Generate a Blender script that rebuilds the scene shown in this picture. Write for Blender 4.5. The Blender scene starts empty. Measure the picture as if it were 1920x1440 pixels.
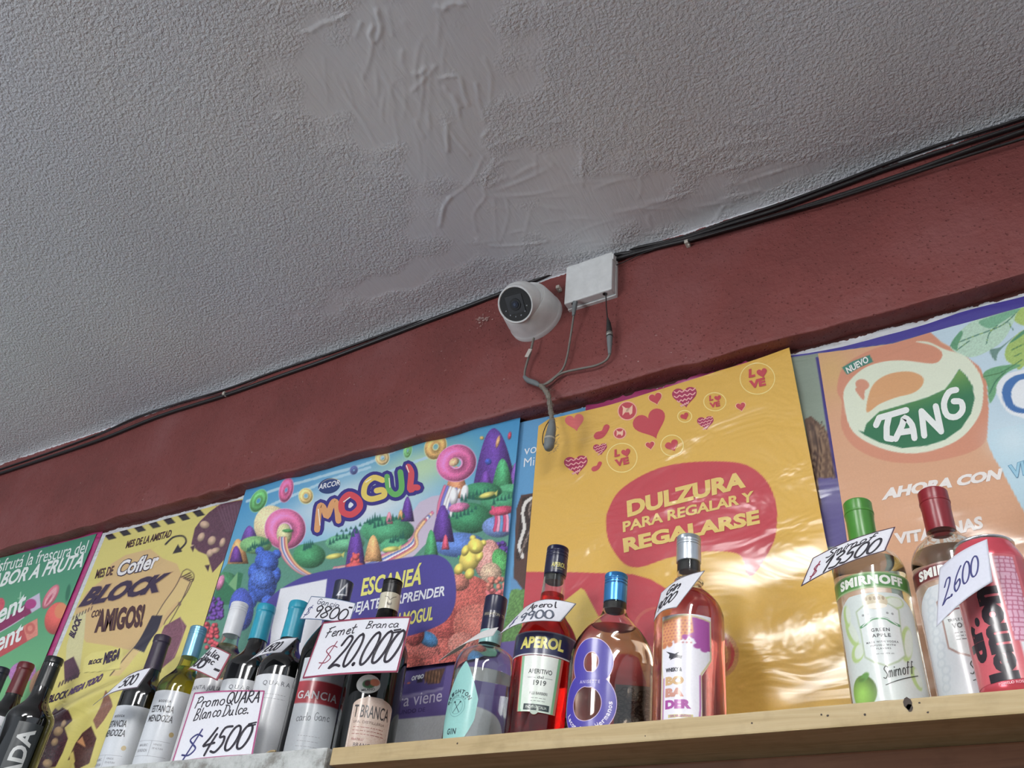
import bpy, bmesh, math, random
import numpy as np
from mathutils import Vector, Matrix
from mathutils.geometry import tessellate_polygon
random.seed(7); RNG = np.random.RandomState(11)
sc = bpy.context.scene; COL = sc.collection
# ---------------- camera, world, light, exposure ----------------
CZ = 1.65                      # eye height
FPX = 1675.4                   # focal length in pixels of the 1920 frame
YAW, PITCH, ROLL = 0.58885454, 2.22533351, 0.10886599
def _rot():
    a, b, c = YAW, PITCH, ROLL
    ca, sa, cb, sb, cc, s_ = math.cos(a), math.sin(a), math.cos(b), math.sin(b), math.cos(c), math.sin(c)
    return np.array([[ca,-sa,0],[sa,ca,0],[0,0,1]]) @ np.array([[1,0,0],[0,cb,-sb],[0,sb,cb]]) @ np.array([[cc,-s_,0],[s_,cc,0],[0,0,1]])
RM = _rot()
cd = bpy.data.cameras.new('camera'); cam = bpy.data.objects.new('camera', cd); COL.objects.link(cam)
cd.sensor_width = 36.0; cd.lens = FPX/1920*36.0; cd.clip_start = 0.02
cam.matrix_world = Matrix.Translation((0,0,CZ)) @ Matrix(RM.tolist()).to_4x4()
sc.camera = cam
vs = sc.view_settings; vs.view_transform = 'Standard'; vs.look = 'None'; vs.gamma = 1.0; vs.use_curve_mapping = False
vs.exposure = 0.50
cy = sc.cycles; cy.max_bounces = 14; cy.transmission_bounces = 12; cy.glossy_bounces = 6; cy.diffuse_bounces = 4
cy.transparent_max_bounces = 12; cy.sample_clamp_indirect = 4.0; cy.use_denoising = True; cy.blur_glossy = 0.5
w = bpy.data.worlds.new('world'); sc.world = w; w.use_nodes = True
wn = w.node_tree; wn.nodes.clear()
tc = wn.nodes.new('ShaderNodeTexCoord'); sx = wn.nodes.new('ShaderNodeSeparateXYZ'); mr = wn.nodes.new('ShaderNodeMapRange')
cr = wn.nodes.new('ShaderNodeValToRGB'); bg = wn.nodes.new('ShaderNodeBackground'); wo = wn.nodes.new('ShaderNodeOutputWorld')
wn.links.new(tc.outputs['Generated'], sx.inputs[0]); wn.links.new(sx.outputs['Z'], mr.inputs['Value'])
mr.inputs['From Min'].default_value = -1; mr.inputs['From Max'].default_value = 1
wn.links.new(mr.outputs[0], cr.inputs[0]); wn.links.new(cr.outputs[0], bg.inputs[0]); wn.links.new(bg.outputs[0], wo.inputs[0])
cr.color_ramp.elements[0].position = 0.0; cr.color_ramp.elements[0].color = (.012,.012,.012,1)
cr.color_ramp.elements[1].position = 0.62; cr.color_ramp.elements[1].color = (.60,.66,.74,1)
e = cr.color_ramp.elements.new(0.42); e.color = (.16,.165,.18,1)
bg.inputs[1].default_value = 0.80
def area(name, loc, target, sxx, syy, power, col):
    l = bpy.data.lights.new(name, 'AREA'); l.shape = 'RECTANGLE'; l.size = sxx; l.size_y = syy; l.energy = power; l.color = col
    o = bpy.data.objects.new(name, l); COL.objects.link(o); o.location = loc
    d = Vector(target) - Vector(loc); o.rotation_euler = d.to_track_quat('-Z', 'Y').to_euler(); return o
# ceiling tubes hang behind and to the left of the viewer; an added soft light far left grazes the ceiling relief
LAMPS = [area('added_grazing_light', (-3.0,-2.4,CZ-0.35), (-1.0,0.9,CZ+0.9), 1.2, 1.8, 50, (.90,.95,1.0))]
TUBES = [((-.70,-1.80), (-.70,-.50), .15, 21), ((.38,-1.3), (.38,-.15), .07, 34)]   # fluorescent tubes under the ceiling, behind the viewer
# ---------------- unprojection of photo points onto real planes ----------------
def una(px, py, y):
    px = np.asarray(px, float); py = np.asarray(py, float)
    d = np.stack([(px-960)/FPX, (720-py)/FPX, -np.ones_like(px+py)], -1) @ RM.T
    p = d * (y/d[...,1])[...,None]; p[...,2] += CZ; return p
def un(px, py, y): return Vector(una(px, py, y).tolist())
def unz(px, py, z):
    d = RM @ np.array([(px-960)/FPX, (720-py)/FPX, -1.0]); d = d*((z-CZ)/d[2]); return Vector((d[0], d[1], z))
def pja(P):
    P = np.asarray(P, float).copy(); P[...,2] -= CZ
    q = P @ RM; return 960+FPX*q[...,0]/-q[...,2], 720-FPX*q[...,1]/-q[...,2]
YW, YB = 1.10, 1.065           # poster wall, face of the red beam
ZC = CZ + 1.152*YB             # ceiling
ZB = CZ + 0.864*YB             # underside of the beam
YF = 0.86                      # front edge of the shelf
ZS = CZ + 0.3427*YF            # top of the shelf
# ---------------- materials ----------------
def lin(c):
    v = [x/255.0 for x in c[:3]]
    return tuple(x/12.92 if x <= .04045 else ((x+.055)/1.055)**2.4 for x in v) + (1.0,)
def lina(C):
    v = np.clip(C/255.0, 0, 1); return np.where(v <= .04045, v/12.92, ((v+.055)/1.055)**2.4)
def dull(A):            # haze put into the print colours: all mixed a little toward grey
    A = np.asarray(A, float); g = (A*np.array([.25,.6,.15])).sum(-1, keepdims=True); return g+(A-g)*.84
def newmat(name):
    m = bpy.data.materials.new(name); m.use_nodes = True; nt = m.node_tree
    return m, nt, nt.nodes['Principled BSDF']
def N(nt, t, **kw):
    n = nt.nodes.new(t)
    for k, v in kw.items():
        if k in n.inputs.keys(): n.inputs[k].default_value = v
        else: setattr(n, k, v)
    return n
def noise(nt, scale, detail=3, rough=.5, vec=None, dist=0):
    n = N(nt, 'ShaderNodeTexNoise'); n.inputs['Scale'].default_value = scale; n.inputs['Detail'].default_value = detail
    n.inputs['Roughness'].default_value = rough; n.inputs['Distortion'].default_value = dist
    if vec is None:
        t = N(nt, 'ShaderNodeTexCoord'); vec = t.outputs['Object']
    nt.links.new(vec, n.inputs['Vector']); return n
def scaled(nt, s):
    t = N(nt, 'ShaderNodeTexCoord'); mp = N(nt, 'ShaderNodeMapping'); mp.inputs['Scale'].default_value = s
    nt.links.new(t.outputs['Object'], mp.inputs['Vector']); return mp.outputs[0]
def bump(nt, bs, h, strength, dist):
    b = N(nt, 'ShaderNodeBump'); b.inputs['Strength'].default_value = strength; b.inputs['Distance'].default_value = dist
    nt.links.new(h, b.inputs['Height']); nt.links.new(b.outputs[0], bs.inputs['Normal']); return b
def ramp(nt, fac, stops):
    r = N(nt, 'ShaderNodeValToRGB'); el = r.color_ramp.elements
    while len(el) > 1: el.remove(el[-1])
    el[0].position, el[0].color = stops[0]
    for p, c in stops[1:]:
        q = el.new(p); q.color = c
    nt.links.new(fac, r.inputs[0]); return r
def mixc(nt, fac, a, b, mode='MIX'):
    m = N(nt, 'ShaderNodeMix'); m.data_type = 'RGBA'; m.blend_type = mode
    for i, v in ((0, fac), (6, a), (7, b)):
        if isinstance(v, (int, float)): m.inputs[i].default_value = v
        elif isinstance(v, tuple): m.inputs[i].default_value = v
        else: nt.links.new(v, m.inputs[i])
    return m.outputs[2]
_pc = {}
def plain(name, c, rough=.5, metal=0.0, bumps=None, coat=0.0, var=0.06, spec=.5):
    if name in _pc: return _pc[name]
    m, nt, b = newmat(name); b.inputs['Roughness'].default_value = rough; b.inputs['Metallic'].default_value = metal
    b.inputs['Coat Weight'].default_value = coat; b.inputs['Specular IOR Level'].default_value = spec
    l = lin(c); n = noise(nt, 60, 4)
    r = ramp(nt, n.outputs['Fac'], [(.3, tuple(x*(1-var) for x in l[:3])+(1,)), (.7, tuple(min(1, x*(1+var)) for x in l[:3])+(1,))])
    nt.links.new(r.outputs[0], b.inputs['Base Color'])
    if bumps: bump(nt, b, noise(nt, bumps[0], 4).outputs['Fac'], bumps[1], bumps[2])
    _pc[name] = m; return m
def glass(name, c, rough=0.0, ior=1.5, liquid=False):
    if name in _pc: return _pc[name]
    m, nt, b = newmat(name); b.inputs['Transmission Weight'].default_value = 1.0; b.inputs['Roughness'].default_value = rough
    b.inputs['IOR'].default_value = ior; l = lin(c)
    n = noise(nt, 9, 2); r = ramp(nt, n.outputs['Fac'], [(.3, tuple(x*.98 for x in l[:3])+(1,)), (.7, l)])
    nt.links.new(r.outputs[0], b.inputs['Base Color']); _pc[name] = m; return m
def print_mat(name, rough=.35, coat=0.0, crinkle=None, fine=None, spec=.5):
    if name in _pc: return _pc[name]
    m, nt, b = newmat(name); a = N(nt, 'ShaderNodeAttribute'); a.attribute_name = 'Col'
    n = noise(nt, 400, 2); r = ramp(nt, n.outputs['Fac'], [(.3, (.95,.95,.95,1)), (.7, (1,1,1,1))])
    nt.links.new(mixc(nt, 1.0, a.outputs['Color'], r.outputs[0], 'MULTIPLY'), b.inputs['Base Color'])
    b.inputs['Roughness'].default_value = rough; b.inputs['Coat Weight'].default_value = coat; b.inputs['Coat Roughness'].default_value = .12
    b.inputs['Specular IOR Level'].default_value = spec
    if crinkle:
        sv, st, d = crinkle; bump(nt, b, noise(nt, 1.0, 3, .5, scaled(nt, sv), .8).outputs['Fac'], st, d)
    _pc[name] = m; return m
# ---------------- object helpers ----------------
def tag(o, label=None, cat=None, group=None, kind=None):
    if label: o['label'] = label
    if cat: o['category'] = cat
    if group: o['group'] = group
    if kind: o['kind'] = kind
    return o
def empty(name, loc, label, cat, group=None):
    o = bpy.data.objects.new(name, None); COL.objects.link(o); o.location = loc; o.empty_display_size = .02
    tag(o, label, cat, group); return o
def link(name, me, mat, parent=None, smooth=False):
    o = bpy.data.objects.new(name, me); COL.objects.link(o)
    if mat is not None: me.materials.append(mat)
    if smooth:
        me.polygons.foreach_set('use_smooth', [True]*len(me.polygons))
    if parent is not None:
        o.parent = parent; o.matrix_parent_inverse = Matrix.Translation(-parent.location)
    return o
def mesh_np(name, V, F):
    me = bpy.data.meshes.new(name); me.from_pydata([tuple(v) for v in np.asarray(V).tolist()], [], [tuple(f) for f in F]); me.update(); return me
def grid_faces(n, m):           # n columns, m rows of vertices, row major
    i = np.arange(m-1)[:,None]*n + np.arange(n-1)[None,:]
    return np.stack([i, i+1, i+n+1, i+n], -1).reshape(-1, 4)
def box(name, lo, hi, mat, parent=None, bev=.001, seg=2):
    bm = bmesh.new(); bmesh.ops.create_cube(bm, size=1)
    for v in bm.verts:
        v.co = Vector([(lo[i]+hi[i])/2 + v.co[i]*(hi[i]-lo[i]) for i in range(3)])
    if bev: bmesh.ops.bevel(bm, geom=bm.edges[:], offset=bev, segments=seg, profile=.7, affect='EDGES')
    me = bpy.data.meshes.new(name); bm.to_mesh(me); bm.free(); return link(name, me, mat, parent, False)
def catmull(pts, n=6, closed=False):
    P = [np.array(p, float) for p in pts]
    if len(P) < 3 and not closed: return P
    out = []; L = len(P); rng = range(L if closed else L-1)
    for i in rng:
        p0 = P[(i-1) % L] if (closed or i > 0) else P[0]; p1 = P[i]; p2 = P[(i+1) % L]
        p3 = P[(i+2) % L] if (closed or i+2 < L) else P[-1]
        for k in range(n):
            t = k/n; out.append(.5*((2*p1)+(-p0+p2)*t+(2*p0-5*p1+4*p2-p3)*t*t+(-p0+3*p1-3*p2+p3)*t**3))
    if not closed: out.append(P[-1])
    return out
def tube_bm(bm, pts, r, seg=8, wob=0):
    rings = []; rs = r if hasattr(r, '__len__') else [r]*len(pts); prev = None; L = len(pts)
    for i, p in enumerate(pts):
        p = Vector(p); a = Vector(pts[max(i-1,0)]); b = Vector(pts[min(i+1,L-1)]); d = (b-a).normalized()
        u = prev - d*prev.dot(d) if prev is not None else d.orthogonal()
        if u.length < 1e-6: u = d.orthogonal()
        u.normalize(); v = d.cross(u); prev = u; rr = rs[min(i, len(rs)-1)]*(1+wob*(random.random()-.5))
        rings.append([bm.verts.new(p+(u*math.cos(2*math.pi*k/seg)+v*math.sin(2*math.pi*k/seg))*rr) for k in range(seg)])
    for a, b in zip(rings, rings[1:]):
        for k in range(seg): bm.faces.new((a[k], a[(k+1)%seg], b[(k+1)%seg], b[k]))
    bm.faces.new(rings[0][::-1]); bm.faces.new(rings[-1])
def tube(name, pts, r, mat, parent=None, seg=8, wob=0, smooth_n=6):
    bm = bmesh.new(); q = catmull(pts, smooth_n) if smooth_n else pts
    if hasattr(r, '__len__') and smooth_n: r = list(np.interp(np.linspace(0, len(r)-1, len(q)), range(len(r)), r))
    tube_bm(bm, [tuple(x) for x in q], r, seg, wob); bmesh.ops.recalc_face_normals(bm, faces=bm.faces)
    me = bpy.data.meshes.new(name); bm.to_mesh(me); bm.free(); return link(name, me, mat, parent, True)
def lathe_data(prof, seg=48, sy=1.0, cap_top=True, cap_bot=True, ang=0.0):
    V = []; F = []
    for r, z in prof:
        for k in range(seg):
            a = 2*math.pi*k/seg; V.append((r*math.cos(a), r*sy*math.sin(a), z))
    n = len(prof)
    for i in range(n-1):
        for k in range(seg):
            a, b = i*seg+k, i*seg+(k+1) % seg; F.append((a, b, b+seg, a+seg))
    if cap_bot: F.append(tuple(range(seg))[::-1])
    if cap_top: F.append(tuple((n-1)*seg+k for k in range(seg)))
    if ang:
        c, s = math.cos(ang), math.sin(ang); V = [(x*c-y*s, x*s+y*c, z) for x, y, z in V]
    return V, F
def auto_smooth(o, ang=40):
    me = o.data; me.polygons.foreach_set('use_smooth', [True]*len(me.polygons))
    bm = bmesh.new(); bm.from_mesh(me)
    for e in bm.edges:
        if len(e.link_faces) == 2 and e.calc_face_angle(0) > math.radians(ang): e.smooth = False
    bm.to_mesh(me); bm.free()
def lathe(name, prof, mat, parent, loc, seg=48, sy=1.0, ang=0.0, cavity=None, capt=True, capb=True, sharp=40):
    V, F = lathe_data(prof, seg, sy, capt, capb, ang)
    if cavity:
        V2, F2 = lathe_data(cavity, seg, sy, True, True, ang); o = len(V); V += V2; F += [tuple(i+o for i in f)[::-1] for f in F2]
    V = [(x+loc[0], y+loc[1], z+loc[2]) for x, y, z in V]
    o = link(name, mesh_np(name, V, F), mat, parent); auto_smooth(o, sharp); return o
def chaikin(P, it=2):
    for _ in range(it):
        Q = [P[0]]
        for a, b in zip(P, P[1:]):
            Q += [tuple(.75*x+.25*y for x, y in zip(a, b)), tuple(.25*x+.75*y for x, y in zip(a, b))]
        Q.append(P[-1]); P = Q
    return P
# ---------------- printed surfaces ----------------
_tx = {}
def text_mesh(s, bold=0.0, shear=0.0, space=1.0, res=3):
    k = (s, bold, shear, space, res)
    if k in _tx: return _tx[k]
    c = bpy.data.curves.new('t', 'FONT'); c.body = s; c.size = 1; c.offset = bold; c.shear = shear; c.space_character = space
    c.resolution_u = res
    o = bpy.data.objects.new('t', c); COL.objects.link(o); dg = bpy.context.evaluated_depsgraph_get(); dg.update()
    me = bpy.data.meshes.new_from_object(o.evaluated_get(dg), depsgraph=dg)
    V = np.array([v.co[:2] for v in me.vertices]).reshape(-1, 2); F = [tuple(p.vertices) for p in me.polygons]
    bpy.data.objects.remove(o); bpy.data.curves.remove(c); bpy.data.meshes.remove(me)
    _tx[k] = (V, F); return _tx[k]
# single-stroke handwriting, drawn in a box 1 high
def _c(cx, cy, rx, ry, a0=90, a1=450, n=12): return [(cx+rx*math.cos(math.radians(a0+(a1-a0)*i/n)), cy+ry*math.sin(math.radians(a0+(a1-a0)*i/n))) for i in range(n+1)]
HW = {'0': [_c(.32,.5,.26,.5)], '1': [[(.08,.7),(.32,1),(.30,.5),(.28,0)]],
 '2': [[(.05,.72),(.2,.98),(.48,.9),(.45,.6),(.2,.25),(.02,.02),(.3,.1),(.6,.04)]],
 '3': [[(.08,.9),(.35,1),(.5,.78),(.25,.55),(.52,.35),(.4,.02),(.05,.08)]],
 '4': [[(.38,1.0),(.2,.6),(.03,.35),(.3,.36),(.62,.4)],[(.52,.75),(.42,.3),(.38,-.05)]],
 '5': [[(.6,1),(.22,.96),(.16,.6),(.42,.6),(.5,.3),(.3,.02),(.02,.08)]],
 '6': [[(.5,1),(.2,.7),(.06,.3),(.25,0),(.5,.2),(.42,.45),(.15,.35)]],
 '8': [[(.5,.85),(.25,1),(.1,.78),(.32,.52),(.52,.25),(.3,0),(.06,.2),(.3,.5),(.55,.8),(.45,.92)]],
 '9': [[(.52,.8),(.3,1),(.08,.78),(.25,.5),(.5,.68),(.52,.85),(.48,.4),(.4,0)]],
 '$': [[(.58,.82),(.3,.92),(.08,.72),(.3,.52),(.52,.32),(.35,.1),(.02,.14)],[(.42,1.12),(.3,.5),(.16,-.15)]],
 '.': [_c(.12,.04,.03,.03,0,360,6)], '=': [[(.02,.95),(.45,1.0)],[(.0,.78),(.42,.84)]], ',': [[(.12,.08),(.04,-.1)]], '-': [[(0,.4),(.4,.42)]],
 'P': [[(.15,1),(.1,.5),(.05,0)],[(.02,.9),(.35,1.02),(.55,.78),(.35,.5),(.1,.45)]],
 'Q': [_c(.35,.5,.3,.48),[(.35,.3),(.5,.1),(.7,-.1)]], 'U': [[(.08,1),(.06,.4),(.22,.02),(.45,.25),(.5,1)]],
 'A': [[(.0,0),(.2,.6),(.32,1),(.42,.5),(.52,0)],[(.08,.35),(.48,.4)]], 'R': [[(.1,1),(.08,.5),(.05,0)],[(.05,.95),(.4,1),(.45,.7),(.1,.5),(.3,.25),(.52,0)]],
 'B': [[(.1,1),(.08,.5),(.05,0)],[(.05,.98),(.4,.95),(.38,.65),(.1,.52),(.45,.4),(.42,.08),(.05,0)]],
 'D': [[(.12,1),(.1,.5),(.08,0)],[(.0,.98),(.4,.9),(.55,.5),(.35,.08),(.0,.0)]],
 'F': [[(.2,1),(.15,.5),(.08,0)],[(.05,.92),(.6,1.05)],[(-.02,.5),(.4,.56)]],
 'G': [[(.5,.85),(.3,1),(.06,.7),(.08,.2),(.3,0),(.5,.25),(.5,.45),(.3,.45)]],
 'S': [[(.55,.85),(.3,1),(.08,.78),(.3,.52),(.5,.25),(.3,0),(.0,.1)]], 'L': [[(.15,1),(.1,.5),(.05,.02),(.5,.05)]],
 'J': [[(.4,1),(.4,.3),(.2,0),(.0,.15)]],
 'a': [[(.42,.5),(.2,.58),(.05,.3),(.18,.02),(.38,.15),(.44,.5),(.44,.15),(.55,.02)]], 'b': [[(.1,1),(.08,.5),(.06,.02),(.3,.02),(.4,.3),(.25,.5),(.08,.35)]],
 'c': [[(.4,.45),(.22,.55),(.05,.3),(.2,.02),(.42,.1)]], 'e': [[(.05,.28),(.35,.33),(.3,.52),(.1,.45),(.06,.12),(.25,0),(.42,.12)]],
 'f': [[(.4,.95),(.22,1),(.18,.6),(.12,0)],[(.0,.52),(.38,.56)]], 'h': [[(.1,1),(.08,.5),(.06,0)],[(.07,.3),(.25,.52),(.36,.35),(.36,0)]],
 'i': [[(.12,.5),(.1,.2),(.14,0)],[(.14,.72),(.16,.75)]], 'l': [[(.12,1),(.1,.4),(.14,.02),(.22,.04)]],
 'm': [[(.05,.5),(.06,0)],[(.06,.35),(.2,.55),(.28,.35),(.28,0)],[(.28,.35),(.42,.55),(.52,.35),(.54,0)]],
 'n': [[(.05,.5),(.06,0)],[(.06,.32),(.24,.55),(.36,.35),(.38,0)]], 'o': [_c(.24,.27,.19,.27)], 'r': [[(.06,.5),(.08,0)],[(.07,.3),(.2,.5),(.36,.48)]],
 's': [[(.35,.45),(.15,.52),(.12,.32),(.3,.18),(.2,0),(.02,.06)]], 't': [[(.2,.95),(.15,.4),(.2,.02),(.35,.05)],[(.0,.6),(.4,.66)]],
 'u': [[(.06,.5),(.06,.12),(.2,0),(.34,.2),(.36,.5),(.36,.1),(.46,0)]], 'd': [[(.38,.45),(.15,.5),(.05,.2),(.2,0),(.36,.15),(.42,1),(.4,.1)]],
 'p': [[(.08,.5),(.06,0),(.02,-.4)],[(.08,.4),(.3,.5),(.36,.2),(.1,.05)]], ' ': []}
HWW = {'m': .66, '.': .26, ',': .2, ' ': .35, 'i': .24, 'l': .28, 'Q': .75, '=': .5, '-': .5, '1': .48, 'P': .6, 'r': .38, 's': .42, 'e': .46, 'c': .46}
class Print:
    def __init__(s): s.sh = []; s.n = 0
    def raw(s, V, F, col, lay):
        s.n += 1; s.sh.append((np.asarray(V, float).reshape(-1, 2), F, col, lay + (s.n % 23)*.012))
    def poly(s, pts, col, lay=1, smooth=0):
        if smooth: pts = [tuple(p) for p in catmull(pts, smooth, True)]
        F = tessellate_polygon([[Vector((p[0], p[1], 0)) for p in pts]]); s.raw(pts, [tuple(f) for f in F], col, lay)
    def ell(s, cx, cy, rx, ry, col, lay=1, rot=0, n=28, a0=0, a1=360):
        c, q = math.cos(math.radians(rot)), math.sin(math.radians(rot)); P = []
        for i in range(n):
            a = 2*math.pi*i/n; x, y = rx*math.cos(a), ry*math.sin(a); P.append((cx+x*c-y*q, cy+x*q+y*c))
        s.poly(P, col, lay)
    def text(s, t, BL, BR, TL, col, lay=2, bold=.015, shear=0, space=1.0, outline=None, ow=.05):
        if outline is not None: s._text(t, BL, BR, TL, outline, lay, bold, shear, space, ow); lay += 1
        s._text(t, BL, BR, TL, col, lay, bold, shear, space, 0)
    def _text(s, t, BL, BR, TL, col, lay, bold, shear, space, ow):
        V0, _ = text_mesh(t, bold, shear, space)
        V, F = text_mesh(t, bold+ow, shear, space) if ow else (V0, _)
        if not len(V0): return
        lo, hi = V0.min(0), V0.max(0); q = (V-lo)/(hi-lo); BL, BR, TL = map(np.array, (BL, BR, TL))
        s.raw(BL + q[:,:1]*(BR-BL) + q[:,1:]*(TL-BL), F, col, lay)
    def stroke(s, pts, wd, col, lay=2, closed=False, smooth=5, caps=True):
        P = [np.array(p, float) for p in (catmull(pts, smooth, closed) if smooth else pts)]
        if closed: P = P + [P[0]]
        n = len(P); V = []; F = []
        for i, p in enumerate(P):
            a = P[max(i-1,0)]; b = P[min(i+1,n-1)]
            if closed and i in (0, n-1): a, b = P[-2], P[1]
            d = b-a; l = np.hypot(*d); d = d/l if l > 0 else np.array([1., 0]); nn = np.array([-d[1], d[0]])*wd/2
            V += [p+nn, p-nn]
        if smooth == 0 and n > 2:
            for i in range(n-1):
                d = P[i+1]-P[i]; d = d/max(np.hypot(*d), 1e-12); nn = np.array([-d[1], d[0]])*wd/2; s.raw([P[i]+nn, P[i]-nn, P[i+1]-nn, P[i+1]+nn], [(0, 1, 2, 3)], col, lay)
                if caps and i: s.ell(P[i][0], P[i][1], wd/2, wd/2, col, lay, n=10)
        else:
            for i in range(n-1): F.append((2*i, 2*i+1, 2*i+3, 2*i+2))
            s.raw(V, F, col, lay)
        if caps and not closed:
            for p in (P[0], P[-1]): s.ell(p[0], p[1], wd/2, wd/2, col, lay, n=8)
    def hand(s, t, org, ex, ey, wd, col, lay=2, jit=.03):
        """handwriting: org = lower left, ex = vector of one unit advance, ey = vector of letter height"""
        org, ex, ey = np.array(org, float), np.array(ex, float), np.array(ey, float); x = 0
        for ch in t:
            for st in HW.get(ch, []):
                s.stroke([org + ex*(x+p[0]) + ey*(p[1]+random.uniform(-jit, jit)*.3) for p in st], wd, col, lay, smooth=4)
            x += HWW.get(ch, .62)
        return x
    def build(s, name, parent, mat, fmap, base, step, cuts=None, smooth=True):
        """base: (V2, F, C rgb 0-255 per vertex); cuts: (xs, ys) lines the overlay shapes are cut along"""
        V2, F, C = base; bp = fmap(V2[:,0], V2[:,1], np.zeros(len(V2)))
        allV = [bp]; allF = [tuple(f) for f in np.asarray(F).tolist()]; cl = [dull(lina(C))[np.asarray(F).ravel()]]; off = len(bp)
        if s.sh:
            bm = bmesh.new(); il = bm.faces.layers.int.new('c')
            for k, (V, FF, col, lay) in enumerate(s.sh):
                vv = [bm.verts.new((v[0], v[1], lay)) for v in V]
                for f in FF:
                    if len(set(f)) < 3: continue
                    try: g = bm.faces.new([vv[i] for i in f]); g[il] = k
                    except ValueError: pass
            if cuts:
                for ax, vals in enumerate(cuts):
                    nrm = (1,0,0) if ax == 0 else (0,1,0)
                    for c in vals:
                        co = (c,0,0) if ax == 0 else (0,c,0)
                        bmesh.ops.bisect_plane(bm, geom=bm.verts[:]+bm.edges[:]+bm.faces[:], dist=1e-7, plane_co=co, plane_no=nrm)
            bm.verts.index_update()
            O = np.array([v.co[:] for v in bm.verts]).reshape(-1, 3)
            P = fmap(O[:,0], O[:,1], O[:,2]*step); allV.append(P); cc = []; q0 = V2[list(np.asarray(F)[0])]; sg0 = np.sum(q0[:,0]*np.roll(q0[:,1], -1)-q0[:,1]*np.roll(q0[:,0], -1))
            for f in bm.faces:
                ix = [v.index for v in f.verts]; q0 = O[ix]; sg = np.sum(q0[:,0]*np.roll(q0[:,1], -1)-q0[:,1]*np.roll(q0[:,0], -1))
                allF.append(tuple(i+off for i in (ix if sg*sg0 > 0 else ix[::-1]))); cc += [tuple(dull(lin(s.sh[f[il]][2])[:3]))]*len(f.verts)
            if cc: cl.append(np.array(cc))
            bm.free()
        me = mesh_np(name, np.concatenate(allV), allF); CC = np.concatenate(cl)
        at = me.color_attributes.new('Col', 'FLOAT_COLOR', 'CORNER'); A = np.ones((len(CC), 4)); A[:,:3] = CC
        at.data.foreach_set('color', A.ravel()); o = link(name, me, mat, parent, smooth); return o
class Ras:
    def __init__(s, X, Y, col, aa=1.2):
        s.X, s.Y, s.aa = X, Y, aa; s.C = np.zeros((len(X), 3)) + np.array(col, float)
        s.nz = RNG.rand(len(X))
    def put(s, m, col): m = m[:,None]; s.C = s.C*(1-m) + np.asarray(col, float)*m
    def ell(s, cx, cy, rx, ry, col, rot=0, sh=0.0, nz=0.0, hole=0, gum=0):
        c, q = math.cos(math.radians(rot)), math.sin(math.radians(rot)); x, y = s.X-cx, s.Y-cy
        u, v = (x*c+y*q)/rx, (-x*q+y*c)/ry
        if gum: d = np.maximum(np.abs(u)/np.sqrt(np.clip((v+1)/2, 1e-3, 1)), np.abs(v)**3)
        else: d = np.hypot(u, v)
        m = np.clip((1-d)*min(rx, ry)/s.aa+.5, 0, 1)
        if hole: m *= np.clip((d-hole)*min(rx, ry)/s.aa+.5, 0, 1); t = 1-np.abs((d-(1+hole)/2)/((1-hole)/2))
        else: t = 1-d
        f = 1 + sh*(np.clip(t, 0, 1)-.45) - sh*.5*(u+v) + nz*(s.nz-.5)
        s.put(m, np.array(col, float)*f[:,None])
    def poly(s, pts, col, sh=0, nz=0, smooth=0):
        if smooth: pts = [tuple(p) for p in catmull(pts, smooth, True)]
        P = list(pts); A = np.array(P); lo, hi = A.min(0)-2*s.aa, A.max(0)+2*s.aa
        ii = np.nonzero((s.X > lo[0]) & (s.X < hi[0]) & (s.Y > lo[1]) & (s.Y < hi[1]))[0]
        if not len(ii): return
        X, Y = s.X[ii], s.Y[ii]; ins = np.zeros(len(ii), bool)
        for (x0, y0), (x1, y1) in zip(P, P[1:]+P[:1]):
            if y0 == y1: continue
            ins ^= ((y0 > Y) != (y1 > Y)) & (X < (x1-x0)*(Y-y0)/(y1-y0)+x0)
        d = s.dist(P+P[:1], X, Y); m = np.zeros(len(s.X)); m[ii] = np.clip(.5+np.where(ins, d, -d)/s.aa, 0, 1)
        f = 1 + nz*(s.nz-.5); s.put(m, np.array(col, float)*f[:,None])
    def dist(s, pts, X=None, Y=None):
        X = s.X if X is None else X; Y = s.Y if Y is None else Y; d = np.full(len(X), 1e9)
        for (x0, y0), (x1, y1) in zip(pts, pts[1:]):
            dx, dy = x1-x0, y1-y0; L = dx*dx+dy*dy+1e-9; t = np.clip(((X-x0)*dx+(Y-y0)*dy)/L, 0, 1)
            d = np.minimum(d, np.hypot(X-x0-t*dx, Y-y0-t*dy))
        return d
    def stroke(s, pts, wd, col, smooth=5, closed=False, sh=0, nz=0):
        if smooth: pts = [tuple(p) for p in catmull(pts, smooth, closed)]
        if closed: pts = pts+[pts[0]]
        A = np.array(pts); lo, hi = A.min(0)-wd-2*s.aa, A.max(0)+wd+2*s.aa; ii = np.nonzero((s.X > lo[0]) & (s.X < hi[0]) & (s.Y > lo[1]) & (s.Y < hi[1]))[0]
        if not len(ii): return
        d = np.full(len(s.X), wd*2); d[ii] = s.dist(pts, s.X[ii], s.Y[ii]); f = 1 + sh*(.5-d/(wd/2)) + nz*(s.nz-.5)
        s.put(np.clip((wd/2-d)/s.aa+.5, 0, 1), np.array(col, float)*f[:,None])
    def glow(s, cx, cy, rx, ry, col, a=1.0, rot=0, p=1.0):
        c, q = math.cos(math.radians(rot)), math.sin(math.radians(rot)); x, y = s.X-cx, s.Y-cy
        d = ((x*c+y*q)/rx)**2+((-x*q+y*c)/ry)**2; s.put(a*np.exp(-d*p), col)
def Z(ox, oy, k): return lambda *a: [(ox+x/k, oy+y/k) for x, y in a] if len(a) > 1 else (ox+a[0][0]/k, oy+a[0][1]/k)
# ---------------- room shell ----------------
XL, XR = -5.2, 0.95
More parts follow.
